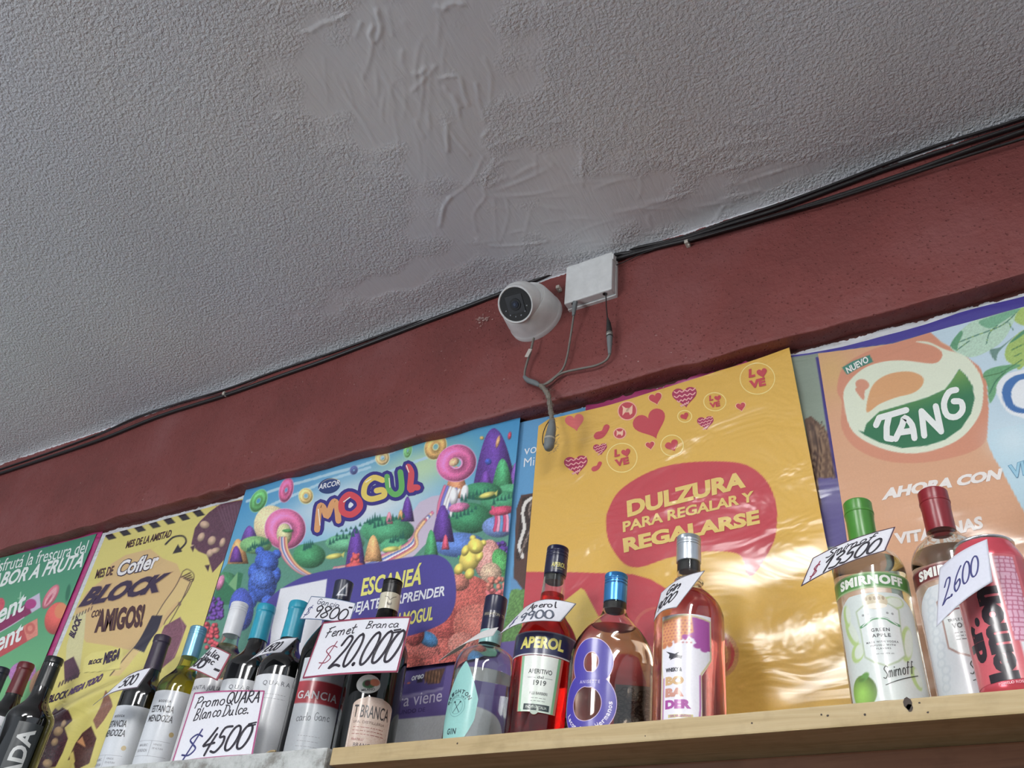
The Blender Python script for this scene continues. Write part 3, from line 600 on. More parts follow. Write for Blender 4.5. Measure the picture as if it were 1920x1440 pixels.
poster('promotional_poster', 'blue and lilac milk chocolate poster showing between the candy land and orange-yellow posters', [(700,858),(985,793),(1040,781),(1099,766)], ZP, 1, p_milk, o_milk, None, MPOST, botx=(un(720,1300,YW).x, un(1120,1000,YW).x), cell=.0022)
# gummy candy land poster
def p_candy(R):
    z = Z(400, 760, 3); t = np.clip((R.Y-(1010-.25*R.X)-60)/170, 0, 1)[:,None]
    R.C = R.C*0+np.array((48,152,210)); R.C = R.C*(1-t)+np.array((120,196,226))*t; R.aa = 1.6
    R.glow(690,950,150,62,(226,232,240),1.0,-14,1.0); R.glow(800,880,90,36,(196,226,170),.9,-20); R.glow(640,950,80,20,(236,240,246),.6,-14)
    for q in [[(470,945),(560,912),(680,880),(760,846)],[(500,960),(600,915),(700,882)],[(840,850),(800,866),(700,905)]]: R.stroke(q, 4, (176,216,236))
    R.poly(z((-40,1100),(60,960),(150,850),(300,800),(500,800),(700,760),(900,700),(1150,640),(1350,600),(1500,480),(1780,420),(1780,1500),(-40,1500)), (84,150,128), nz=.1, smooth=3)
    R.poly(z((1180,560),(1380,520),(1400,640),(1250,760),(1100,900),(880,960),(860,900),(1050,780)), (206,190,214), smooth=3)
    def ring(x, y, rx, ry, c, r=0, h=.42): R.ell(*z((x,y)), rx/3+1.2, ry/3+1.2, tuple(min(255, v+70) for v in c), r, hole=h-.08); R.ell(*z((x,y)), rx/3, ry/3, c, r, .45, .22, hole=h)
    def blob(x, y, rx, ry, c, r=0, nz=.25, sh=.45, gum=0): R.ell(*z((x,y)), rx/3, ry/3, c, r, sh, nz, 0, gum)
    def drop(x, y, rx, ry, c, nz=.3): R.ell(*z((x,y)), rx/3, ry/3, c, 0, .5, nz, 0, 1)
    G, P_, PK, O, B, Y_, W_, RD, GD = (52,150,96), (98,58,150), (216,92,160), (226,160,92), (62,96,190), (232,206,74), (236,232,236), (222,84,84), (26,104,84)
    ring(277,553,42,66,(92,176,96),30,.3); ring(432,493,34,68,(222,96,150),16,.25); ring(540,524,38,42,(226,190,110),0,.35); ring(812,382,19,24,(78,92,150),20,.3)
    ring(972,313,38,40,(228,196,130),0,.35); ring(1116,274,20,40,(116,190,110),10,.3); ring(1268,250,56,72,(226,174,92),25,.3)
    drop(1600,330,128,180,P_); drop(1720,420,40,80,(130,84,176)); blob(1620,225,10,34,(236,170,110),15); blob(1685,190,10,22,(212,60,90),10); blob(1565,335,18,18,(60,90,190)); blob(1532,205,12,10,(220,180,90))
    drop(1385,450,70,90,(226,146,96)); ring(1385,342,112,100,(222,100,160),-20,.32); blob(1372,335,30,22,(236,190,140),-30)
    drop(1550,440,42,55,(112,62,160)); drop(1645,400,60,82,(62,162,104)); blob(350,690,100,110,(236,214,160)); drop(225,740,52,48,(110,70,160)); ring(425,710,112,112,(224,104,158),0,.34)
    blob(420,740,42,60,(214,206,150)); blob(440,720,30,10,(60,150,80)); drop(160,835,60,70,O); drop(150,850,38,46,(110,60,150))
    blob(260,800,90,50,(120,180,110)); blob(1700,500,90,40,(70,160,110)); blob(1650,560,130,60,(60,150,104)); blob(1530,500,110,50,(48,140,96)); blob(1460,650,128,86,(48,140,92))
    blob(1000,720,150,78,(66,158,110)); blob(760,790,110,50,(96,176,130)); blob(560,860,90,70,(60,150,96)); blob(1050,810,90,50,(70,165,116)); blob(1400,800,150,70,(86,126,200)); blob(1620,700,90,60,(110,140,200))
    # ribbons
    for k, c in enumerate([(224,110,150),(240,200,170),(92,120,200),(244,240,240),(206,92,120),(232,180,120)]):
        R.stroke(z((1250-k*9,620+k*10),(1180-k*4,690+k*10),(1120+k*8,790+k*4),(980+k*14,860+k*4),(870+k*20,900+k*3),(700,930+k*6)), 5, c, sh=.3)
        R.stroke(z((1320+k*16,470+k*4),(1290+k*16,560),(1280+k*14,640)), 5.4, [c,(120,120,210),(236,232,236)][k % 3], sh=.3)
        R.stroke(z((395+k*7,760),(400+k*8,830),(440+k*10,900+k*2),(520+k*8,960),(640,975+k*4)), 4.4, c, sh=.3)
        R.stroke(z((1590+k*18,590+k*6),(1610+k*16,650),(1600+k*18,720)), 5, [(206,60,110),(236,150,180),(90,150,200)][k % 3], sh=.3)
    blob(1370,530,24,50,W_,5,.05); blob(1430,510,22,48,W_,10,.05); blob(1400,590,60,26,(220,120,170),-10)
    drop(1112,600,38,70,P_); drop(1010,650,22,34,(226,130,150)); drop(1075,632,18,28,O); drop(820,830,62,130,P_,.35); drop(1310,680,64,104,P_,.3); drop(920,820,52,74,(226,166,100))
    drop(1245,800,42,84,(60,156,96)); drop(1325,785,22,42,(224,80,110)); drop(1400,870,10,10,G); blob(1640,610,70,26,(214,70,110),-8)
    rg = np.random.RandomState(5)
    for cx, cy, n, w in [(1020,665,9,130),(760,755,9,120),(1500,520,8,120),(1430,620,8,120),(1660,540,6,90),(280,800,10,90),(820,700,8,150),(560,800,5,40),(1060,770,6,60),(930,660,6,60)]:
        for i in range(n):
            x = cx+(i/n-.5)*2*w*.7; y = cy-(i/n-.5)*w*.5+rg.uniform(-8, 8); h = rg.uniform(16, 36)*(1 if cy != 700 else .5); R.poly(z((x-9,y+h*.4),(x,y-h),(x+10,y+h*.4)), (20,100,88))
    for x, y, r in [(700,862,-10),(1020,825,-8),(1560,520,-14)]: R.ell(*z((x,y)), 16, 5, (214,206,90), r, .4); R.poly(z((x+38,y-8),(x+58,y-26),(x+52,y+10)), (214,206,90))
    # bears
    def bear(x, y, s, c, nz=.3, r=0):
        for dx, dy, rx, ry in [(0,62,44,56),(-34,30,16,26),(34,30,16,26),(-26,118,20,26),(26,118,20,26)]: R.ell(*z((x+(dx*math.cos(r)-dy*math.sin(r))*s, y+(dx*math.sin(r)+dy*math.cos(r))*s)), rx*s/3, ry*s/3, c, math.degrees(r), .5, nz)
        for dx, dy, rx, ry in [(-26,-34,14,14),(26,-34,14,14),(0,-6,36,34)]: R.ell(*z((x+(dx*math.cos(r)-dy*math.sin(r))*s, y+(dx*math.sin(r)+dy*math.cos(r))*s)), rx*s/3, ry*s/3, c, math.degrees(r), .5, nz)
        R.ell(*z((x, y+4*s)), 12*s/3, 9*s/3, tuple(min(255, v*1.2) for v in c), 0, .3, nz)
    bear(820,870,.55,(226,84,84),.2,.15); blob(820,920,55,22,(226,84,84))
    # left foreground
    blob(90,1010,70,60,(60,140,90)); R.poly(z((20,1110),(60,960),(105,1020),(160,950),(190,960),(170,1060),(130,1130),(20,1140)), (44,124,84), nz=.15); R.poly(z((105,1020),(160,950),(150,1060)), (120,180,120)); blob(60,1010,20,46,(216,130,170),20)
    bear(320,905,1.85,(58,98,196),.55,.18); blob(300,990,70,60,(70,110,206),0,.7); blob(180,1160,70,120,(70,90,190),0,.5)
    rb = np.random.RandomState(8)
    for i in range(60): x, y = rb.uniform(-20, 70), rb.uniform(1100, 1210); blob(x, y, 13, 13, (110,66,160), 0, .1, .7)
    for i in range(50): x, y = rb.uniform(-40, 50), rb.uniform(1240, 1380); blob(x, y, 13, 13, (206,70,84), 0, .1, .7)
    # right foreground
    for i in range(110): x, y = rb.uniform(1590, 1760), rb.uniform(790, 960); blob(x, y, 12, 12, (92,54,150), 0, .1, .7)
    blob(1560,880,70,110,(222,150,140),10,.5); blob(1640,900,50,80,(74,166,84),-20,.5); blob(1580,960,60,60,(206,170,140),0,.5)
    blob(1440,1120,170,150,(210,96,84),0,.55,.3); blob(1300,1240,110,110,(206,84,76),0,.6,.3); blob(1500,1250,130,120,(214,112,96),0,.6,.3); blob(1400,1010,60,50,(206,120,100),0,.5)
    for i in range(170): x, y = rb.uniform(1560, 1760), rb.uniform(990, 1230); blob(x, y, 14, 14, (222,106,110) if y > 1010+.8*(1750-x)*.3 else (210,120,100), 0, .1, .6)
    for i in range(60): x, y = rb.uniform(1640, 1730), rb.uniform(1300, 1440); blob(x, y, 12, 12, (90,54,150), 0, .1, .7)
    blob(1330,1385,110,60,(206,96,84),0,.7,.3); blob(1190,1400,110,80,(212,104,92),0,.7,.3); blob(1230,1330,60,40,(60,140,200),30,.3); blob(1150,1300,60,70,(196,80,76),0,.6); blob(1420,1360,80,70,(222,130,116),0,.6)
    blob(1100,1480,120,70,(206,96,84),0,.7,.3); blob(1330,1470,120,60,(200,92,84),0,.7,.3); blob(1480,1440,60,60,(60,130,190),0,.4)
    bear(1490,815,1.25,(232,206,70),.05,.42)
    # speech banner
    bn = [(330,1110),(480,1000),(620,950),(900,905),(1180,862),(1290,860),(1360,920),(1385,1040),(1375,1150),(1320,1235),(1200,1290),(1050,1330),(700,1420),(420,1480),(250,1500),(240,1300)]
    R.poly(z(*bn), (76,66,156), smooth=4, nz=.05)
    R.poly(z((400,1045),(660,990),(640,1180),(600,1440),(330,1490),(350,1270)), (232,232,238))
def o_candy(P):
    z = Z(400, 760, 3); NV = (56,46,140)
    P.ell(*z((672,470)), 21, 14, (40,66,128), 1, -12); P.ell(*z((680,462)), 19, 10.5, (186,176,140), 1.25, -12); P.ell(*z((679,468)), 19, 11.5, (40,66,128), 1.5, -12)
    P.text('ARCOR', z((612,492)), z((735,466)), z((616,462)), (240,240,244), 3, .02, .1)
    def g(pts, c, w, cl=False):
        return (z(*pts), c, w/3, cl)
    L = [g([(605,715),(618,590),(640,590),(660,640),(690,570),(712,565),(725,665)], (230,160,92), 34), g([(785,520),(835,545),(845,590),(800,630),(750,615),(745,560)], (226,62,76), 36, True),
         g([(975,440),(925,425),(880,460),(870,520),(905,545),(960,535),(985,520),(975,495),(940,498)], (236,206,72), 32), g([(1000,420),(1010,490),(1045,520),(1080,490),(1075,395)], (92,182,84), 32), g([(1120,365),(1135,400),(1128,490),(1150,480),(1170,480)], (226,72,84), 34)]
    for q, c, w_, cl in L: P.stroke(q, w_+13, NV, 2, cl)
    for q, c, w_, cl in L: P.stroke(q, w_, c, 3, cl)
    for (x0, y0), (x1, y1) in [((612,600),(622,690)),((755,560),(790,535)),((880,450),(910,432)),((1012,430),(1016,480)),((1110,360),(1122,395))]: P.stroke([z((x0,y0)), z((x1,y1))], 1.8, (250,240,225), 4, False, 0)
    yl = (232,226,92); wh = (236,238,244)
    P.text('ESCANEÁ', z((850,1090)), z((1190,1025)), z((862,965)), yl, 2, .03, .12)
    P.text('DEJATE SORPRENDER', z((778,1205)), z((1320,1105)), z((785,1130)), wh, 2, .025, .12); P.text('CON MOGUL', z((960,1285)), z((1255,1225)), z((968,1205)), yl, 2, .03, .12)
poster('promotional_poster', 'blue poster of a gummy candy land with bears, rings and rainbow lettering', [(470,917),(500,908),(543,893),(587,883),(628,870),(667,860),(720,847),(765,830),(810,815),(860,805),(907,797),(945,786),(983,773)],
  un(752,1259,YW).z, 3, p_candy, o_candy, lambda x, z: .0012*(1+np.sin(x*38))*np.exp(-((z-(ZB-.01))/.05)**2)+.0006*(1+np.sin(x*21+z*9)), MPOST, cell=.0015)
# magenta sheet and hair sheet behind the yellow one
poster('promotional_poster', 'magenta poster edge showing just above the hearts poster', [(1100,762),(1150,752),(1200,737),(1260,722),(1330,700),(1400,682),(1450,668)], ZP, 0,
  lambda R: (R.glow(1300,718,40,5,(230,180,215),.8,-14), R.ell(1225,742,14,3,(150,30,90),-14)), None, lambda x, z: .002*(1+np.sin(x*60))*np.exp(-((z-ZB)/.03)**2), MSEMI, bgcol=(168,44,104), cell=.003, ragged=.006)
def p_hair(R):
    z = Z(1480, 540, 3.2727); R.C = R.C*0+np.array((132,146,130)); m = (R.X-1500)/60; R.C = R.C*(1+.12*np.clip(m, -1, 1))[:,None]
    R.poly(z((100,820),(140,800),(200,850),(290,960),(330,1100),(340,1500),(180,1500),(140,1150)), (104,78,62), nz=.1)
    rg = np.random.RandomState(2)
    for i in range(26): a = rg.uniform(110, 300); R.stroke(z((a*.5+70,830+rg.uniform(0,60)),(a*.8+50,1000),(a,1250),(a+10,1500)), rg.uniform(.8,2.2), (150,118,88) if i % 3 else (70,50,42))
    R.poly(z((-20,300),(20,300),(800,100),(1500,-60),(2600,-360),(2600,-190),(1500,118),(870,292),(640,357),(180,418),(-20,446)), (74,66,160))
    R.poly(z((165,440),(200,440),(330,1240),(300,1240)), (70,60,140)); R.poly(z((185,1180),(330,1180),(420,1600),(220,1600)), (100,90,150))
poster('promotional_poster', 'poster with violet border and brown hair, mostly hidden behind the orange drink poster', [(1484,672),(1520,667),(1580,655),(1630,643),(1690,627),(1740,612),(1800,592),(1860,576),(1950,553),(2150,494)], ZP, 1, p_hair, None,
  lambda x, z: .0010*(1+np.sin(x*52))*np.exp(-((z-ZB)/.03)**2)+.0010*(1+np.sin(z*60)), MGLOSS, bgcol=(120,130,120), cell=.0022)
# orange drink powder poster
def p_drink(R):
    z = Z(1480, 540, 3.2727); R.C = R.C*0+np.array((226,168,126)); R.aa = 1.4
    R.glow(1560,700,40,50,(222,178,104),.8); R.poly(z((330,720),(300,640),(340,500),(480,410),(640,355),(870,290),(940,360),(1080,420),(1190,520),(1225,640),(1222,900),(1150,1010),(900,1080),(640,1085),(430,1010),(330,880)), (222,146,112), smooth=4)
    # pale blue side
    R.poly(z((860,280),(940,350),(1060,415),(1170,500),(1215,590),(1228,760),(1218,960),(1260,1060),(1340,1180),(1440,1270),(1560,1400),(1700,1500),(2300,1400),(2600,500),(2600,-300)), (196,222,236))
    R.poly(z((1228,900),(1330,870),(1500,850),(1500,1500),(1300,1120),(1240,1010)), (190,224,238), smooth=0); R.glow(1900,830,40,30,(214,236,246),.8)
    k = Z(1740, 540, 3.4278)
    def leaf(pts, c, v): 
        R.poly(k(*pts), c, nz=.1, smooth=4)
        for q in v: R.stroke(k(*q), 1.6, (44,106,84))
    leaf([(150,390),(220,290),(320,220),(470,180),(600,150),(560,230),(500,340),(420,410),(290,465),(200,440)], (186,222,196), [[(150,390),(300,330),(480,260),(590,160)],[(190,420),(270,360)],[(380,380),(400,310),(450,260)],[(520,240),(550,290)]])
    leaf([(190,420),(150,385),(210,300),(230,310),(200,380)], (92,160,116), []); leaf([(400,420),(470,400),(560,330),(460,430),(440,490)], (110,150,140), []); leaf([(600,150),(640,160),(640,260),(560,230)], (176,206,96), [])
    leaf([(330,240),(420,200),(600,150),(480,240),(400,280)], (120,186,146), []); leaf([(500,470),(520,380),(620,290),(700,330),(700,420),(600,540),(560,520)], (168,200,96), [[(560,460),(600,440)],[(540,420),(620,380)]])
    leaf([(360,570),(430,530),(560,510),(600,520),(520,560),(460,620),(440,700),(400,760),(385,640)], (104,172,120), [[(360,590),(480,560),(610,480)],[(400,700),(440,620),(500,560)]]); leaf([(530,370),(620,290),(640,300),(560,360)], (80,150,110), [])
    # round logo
    R.poly(z((340,700),(360,610),(450,520),(560,475),(700,462),(880,482),(935,455),(940,410),(880,370),(780,348),(860,350),(960,395),(1090,440),(1180,560),(1195,680),(1170,800),(1080,920),(960,990),(800,1030),(640,1020),(480,960),(380,870)), (228,236,210), smooth=4)
    R.ell(*z((455,610)), 13, 10, (222,150,118), 15); R.poly(z((415,630),(495,610),(470,650),(465,705),(430,670)), (222,150,118), smooth=3)
    R.poly(z((485,780),(490,690),(530,600),(620,545),(740,530),(820,560),(825,610),(770,660),(660,690),(560,730)), (228,166,106), smooth=5)
    R.poly(z((430,890),(465,900),(480,850),(560,775),(700,735),(850,690),(960,640),(1000,590),(1048,515),(1090,555),(1130,620),(1142,700),(1120,790),(1060,880),(960,950),(850,985),(700,1000),(560,965),(470,920)), (48,124,84))
    t = np.clip(((R.Y-760)+.35*(R.X-1700))/-70+.4, 0, 1); g = (np.abs(R.C-np.array((48,124,84))).sum(1) < 25); R.C[g] = R.C[g]*(1-t[g])[:,None]+np.array((140,180,72))*t[g][:,None]
    R.poly(k((445,690),(460,620),(520,570),(620,545),(700,540),(700,860),(600,850),(510,810)), (236,242,246), smooth=3)
    R.poly(k((480,700),(500,630),(560,585),(620,570),(700,560),(700,600),(600,610),(550,660),(540,710),(560,770),(620,795),(700,795),(700,820),(580,822),(510,780)), (56,116,184), smooth=4)
    R.poly(z((330,505),(400,465),(500,428),(522,470),(440,505),(362,550)), (62,138,120))
def o_drink(P):
    z = Z(1480, 540, 3.2727); wh = (240,244,240)
    P.text('NUEVO', z((368,545)), z((498,472)), z((352,508)), wh, 2, .03)
    T = [[[(540,860),(560,815),(650,790),(725,768)],[(620,800),(605,870),(605,940),(640,945)]], [[(660,945),(700,860),(715,815),(760,860),(775,940)],[(690,905),(760,895)]],
         [[(835,925),(818,775)],[(820,778),(935,895)],[(938,900),(905,745)]], [[(1030,645),(985,660),(955,730),(975,800),(1030,810),(1068,770),(1060,720),(1015,715)]]]
    for L in T:
        for st in L: P.stroke(z(*st), 11.5, wh, 2, smooth=3 if len(st) > 4 else 0)
    P.text('AHORA CON', z((575,1322)), z((1300,1195)), z((590,1250)), (244,236,230), 2, .06); P.text('VITAMINA C', z((1375,1190)), z((1960,1000)), z((1350,1110)), (150,206,230), 2, .03, .1, outline=(84,150,190), ow=.03)
    P.text('VITAMINAS', z((660,1600)), z((1200,1500)), z((650,1525)), (240,230,224), 2, .05)
poster('promotional_poster', 'orange and pale blue drink powder poster with round green logo and leaves, at the right', [(1536,668),(1600,660),(1675,650),(1710,640),(1746,629),(1850,601),(1990,562),(2180,505)], ZP, 2, p_drink, o_drink,
  lambda x, z: .0035*(1+np.sin(x*34+z*26+1.2*np.sin(z*17)))*np.clip((CZ+.66-z)/.12, 0, 1), MGLOSS, cell=.0015)
# yellow hearts poster
YEL = (232,180,52); RED = (206,66,78)
def heart(cx, cy, s, rot=-20, w=1.0):
    P = []
    for i in range(36):
        t = 2*math.pi*i/36; x = 16*math.sin(t)**3/16*w; y = -(13*math.cos(t)-5*math.cos(2*t)-2*math.cos(3*t)-math.cos(4*t))/16
        c, q = math.cos(math.radians(rot)), math.sin(math.radians(rot)); P.append((cx+s*(x*c-y*q), cy+s*(x*q+y*c)))
    return P
def p_yel(R):
    z = Z(960, 660, 3); R.aa = 1.3
    R.poly(z((545,970),(560,900),(620,800),(760,710),(930,655),(1160,636),(1330,655),(1440,740),(1495,860),(1505,980),(1490,1090),(1430,1200),(1370,1275),(1335,1265),(1320,1200),(1290,1160),(1200,1145),(1060,1150),(900,1180),(760,1225),(680,1225),(620,1180),(560,1080)), RED, smooth=4)
    R.poly(z((90,1256),(400,1256),(560,1262),(700,1270),(800,1300),(900,1360),(1000,1460),(1120,1700),(1150,2200),(60,2200)), RED, smooth=0)
    R.poly([(1040,1152),(1095,1108),(1102,1112),(1130,1165),(1150,1230),(1080,1240)], (226,190,70)); R.ell(1105,1240,60,40,(224,150,80),-20)
    R.ell(1350,1235,42,44,(214,150,84),10,nz=.1); R.ell(1350,1235,34,36,(206,74,70),10,hole=.7); R.stroke([(1345,1185),(1370,1205),(1375,1240),(1365,1265)], 4, (190,110,70)); R.ell(1240,1185,46,40,(214,96,84),0,hole=.86)
    R.ell(1352,1206,9,3,(150,80,60),60); R.ell(1362,1250,9,3,(150,80,60),-50)
def o_yel(P):
    z = Z(960, 660, 3); CR = (250,226,130); PKc = (244,170,160)
    P.poly(heart(*z((370,412)), 17.5, -12), (232,104,104), 1); P.poly(heart(*z((795,425)), 30, -22, 1.06), RED, 1)
    for x, y, s, r in [(825,285,12,-15),(1300,328,8.5,-12),(795,548,8,-10)]: P.poly(heart(*z((x,y)), s+1.6, r), (250,196,150), 1); P.poly(heart(*z((x,y)), s, r), RED, 2)
    for x, y, s, r in [(520,465,15,-35),(492,660,10,-35)]: P.poly([z((x-s*3,y+s*1.8)), z((x-s*2,y+s*.3)), z((x+0*s,y-.3*s)), z((x+s*.8,y-s*2)), z((x+s*2,y-s*2.6)), z((x+s*3,y-s*1.6)), z((x+s*1.6,y+s*1.2)), z((x,y+s*2.6)), z((x-s*2,y+s*3))], RED, 1, 3)
    for x, y, s in [(988,272,21),(1104,418,14),(378,650,20),(512,562,12)]:
        H = heart(*z((x,y)), s, -8, 1.1); P.poly(H, (182,48,92), 1); a = np.array(H); cx, cy = a.mean(0)
        for k in range(-1, 3):
            yy = cy+k*s*.40-s*.05; hw = s*(.92 if k < 1 else .95-.30*k); 
            if hw > 2: P.stroke([(cx-hw+i*hw/4, yy-(i-4)*.9+(1.6 if i % 2 else -1.6)*s/20) for i in range(9)], s*.10, (246,176,170), 2, smooth=3)
    for x, y, rx, ry, big in [(635,615,28.5,27,1),(1393,172,32.5,29,1),(1155,302,20.5,17,.62),(918,550,21,19.5,0),(988,386,13,11,0),(665,352,17.5,17,2),(622,478,11.5,10,2)]:
        if big == 2:
            cx, cy = z((x,y)); P.ell(cx, cy, rx+1, ry+1, (250,180,150), 1); P.ell(cx, cy, rx-1, ry-1, RED, 1.5)
            s = rx/17; P.poly([(cx-9*s,cy+9*s),(cx-8*s,cy-4*s),(cx-10*s,cy-10*s),(cx-3*s,cy-5*s),(cx+4*s,cy-5*s),(cx+10*s,cy-11*s),(cx+9*s,cy+5*s),(cx+5*s,cy+8*s),(cx+3*s,cy+3*s),(cx-4*s,cy+3*s)], (248,196,160), 2); continue
        cx, cy = z((x,y)); P.stroke([(cx+rx*math.cos(a*.3927), cy+ry*math.sin(a*.3927)) for a in range(16)], 1.7, CR, 1, True, 3)
        if big:
            s = rx/30; P.text('L', (cx-15*s,cy-1*s), (cx-4*s,cy-3.5*s), (cx-15*s,cy-16*s), RED, 2, .06); P.poly(heart(cx+8*s, cy-10*s, 9*s, -14), RED, 2)
            P.text('VE', (cx-13*s,cy+18*s), (cx+15*s,cy+12*s), (cx-15*s,cy+4*s), RED, 2, .06)
        else: P.poly(heart(cx, cy, rx*.55, -25, 1.1), RED, 2)
    YL = (236,200,96)
    P.text('DULZURA', z((668,952)), z((1330,782)), z((662,858)), YL, 2, .05); P.text('PARA REGALAR Y', z((642,1035)), z((1375,860)), z((640,975)), YL, 2, .035); P.text('REGALARSE', z((648,1150)), z((1410,988)), z((640,1068)), YL, 2, .05)
poster('promotional_poster', 'large glossy yellow poster with red hearts and a red speech bubble', [(1016,806),(1035,793),(1060,787),(1100,777),(1150,765),(1193,753),(1260,733),(1310,717),(1353,702),(1400,688),(1440,675),(1484,660)], ZP, 3, p_yel, o_yel,
  lambda x, z: .0028*(1+np.sin(z*46+x*9+1.5*np.sin(x*14)))*np.clip((CZ+.66-z)/.12, 0, 1)*np.clip((x+.55)/.25, 0, 1)+.0012*(1+np.sin(x*26)), print_mat('creased_glossy_poster_paper', .24, .55, ((8, 1, 13), .65, .014)), bgcol=YEL, cell=.0017, botx=(un(1016,806,YW).x, un(1614,1300,YW).x))
# ---------------- bottles ----------------
class Bottle: pass
def az_of(px, py): p = una(px, py, 1.0); return math.atan2(p[0], 1.0)
def new_bottle(name, label, cat, cap_px, yb, r, group=None, cx=None):
    b = Bottle(); a = az_of(*cap_px); b.y = yb; b.x = yb*math.tan(a) if cx is None else cx; b.r = r
    b.root = empty(name, (b.x, b.y, ZS), label, cat, group); rho = math.hypot(b.x, b.y)
    b.n = np.array([-b.x/rho, -b.y/rho]); b.t = np.array([-b.n[1], b.n[0]]); b.sy = 1; b.tilt = 0; b.h = 0; b.ang = math.atan2(b.t[1], b.t[0]); return b
def zat(b, px, py, r): return float(una(px, py, b.y-r)[2])-ZS
def L(b, px, py, r=None):
    """photo point -> (arc length to the right, height above the base) on the bottle's cylinder"""
    r = r or b.r; d = RM @ np.array([(px-960)/FPX, (720-py)/FPX, -1.0])
    # ellipse support: rotate into bottle frame, scale depth
    def loc(v): return np.array([v[0]*b.t[0]+v[1]*b.t[1], (v[0]*-b.n[0]+v[1]*-b.n[1])/b.sy])
    o = loc(np.array([-b.x, -b.y])); q = loc(d[:2]); A = q@q; B = 2*o@q; C = o@o-r*r; D = B*B-4*A*C
    k = (-B-math.sqrt(max(D, 0)))/(2*A); P = o+q*k; zz = float(d[2]*k)+CZ-ZS; return (r*math.atan2(P[0], -P[1])+b.tilt*(b.h-zz)*b.t[0], zz)
TILTED = []
def tilt(b, h, a): b.tilt, b.h = a, h; TILTED.append(b)
def lmap(b, rf, dr=.0004):
    """map from (arc, height) to space; rf = radius used for the arc, or a function of height"""
    def fm(s, z, off):
        r0 = b.r if callable(rf) else rf; ph = s/r0; r = (rf(z) if callable(rf) else rf)+dr+off
        u = r*np.sin(ph); v = -r*np.cos(ph)*b.sy
        return np.stack([b.x+u*b.t[0]-v*b.n[0], b.y+u*b.t[1]-v*b.n[1], ZS+z], 1)
    return fm
def label(b, s0, s1, z0, z1, col, paint=None, over=None, name='label', rf=None, mat=None, shape=None, cell=.0011, dr=.0004, desc=None):
    n = max(4, int((s1-s0)/cell)); m = max(4, int((z1-z0)/cell)); S, T = np.meshgrid(np.linspace(0, 1, n), np.linspace(0, 1, m))
    if shape:        # shape(t) -> (left, right) arc limits at relative height t
        lo, hi = shape(T); X = lo+(hi-lo)*S
    else: X = s0+(s1-s0)*S
    X = X.ravel(); Y = (z0+(z1-z0)*T).ravel()
    R = Ras(X, Y, col, aa=.0010)
    if paint: paint(R)
    P = Print()
    if over: over(P)
    rf = rf or b.r; o = P.build(name, b.root, mat or MLABEL, lmap(b, rf, dr), (np.stack([X, Y], 1), grid_faces(n, m), R.C), .00012, (np.arange(s0-.005, s1+.01, .0035), []))
    if desc: o['label'] = desc
    return o
MLABEL = print_mat('label_paper', .32, .35, spec=.5)
MFOIL = plain('brushed_silver_foil', (190,192,198), .22, .9)
def cap(b, z1, z0, r, mat, kind='screw', col=None):
    H = z1-z0; p = []
    if kind == 'screw':
        zs = [0, .02, .04, .60, .62, .64, .66, .70, .72, .74, .76, .80, .82, .84, .86]; rr = [.96, 1, 1, 1, .965, .965, 1, 1, .965, .965, 1, 1, .975, .975, 1]
        p = [(r*q, z0+H*t) for q, t in zip(rr, zs)] + [(r*(1 if i % 2 else .985), z0+H*(.87+.09*i/8)) for i in range(9)] + [(r*.97, z0+H*.985), (r*.90, z0+H), (r*.3, z0+H)]
    elif kind == 'stelvin':
        p = [(r, z0), (r, z0+H*.72), (r*.97, z0+H*.725), (r*.97, z0+H*.74), (r, z0+H*.745), (r, z0+H*.80), (r*.97, z0+H*.805), (r*.97, z0+H*.82), (r, z0+H*.825), (r, z0+H*.87), (r*.97, z0+H*.875), (r*.97, z0+H*.89), (r, z0+H*.895), (r, z0+H*.97), (r*.92, z0+H), (r*.2, z0+H)]
    elif kind == 'capsule':
        p = [(r*1.04, z0), (r*1.0, z0+H*.3), (r*.97, z0+H*.76), (r*.99, z0+H*.79), (r*1.05, z0+H*.81), (r*1.05, z0+H*.95), (r*.98, z0+H), (r*.2, z0+H*1.002)]
    elif kind == 'plug':
        p = [(r*.97, z0), (r*.97, z0+H*.56), (r*1.0, z0+H*.60), (r*1.0, z0+H*.97), (r*.93, z0+H), (r*.2, z0+H)]
    return lathe('cap', [(q, z-ZS+ZS) for q, z in p], mat, b.root, (b.x, b.y, ZS), 40, 1, sharp=28)
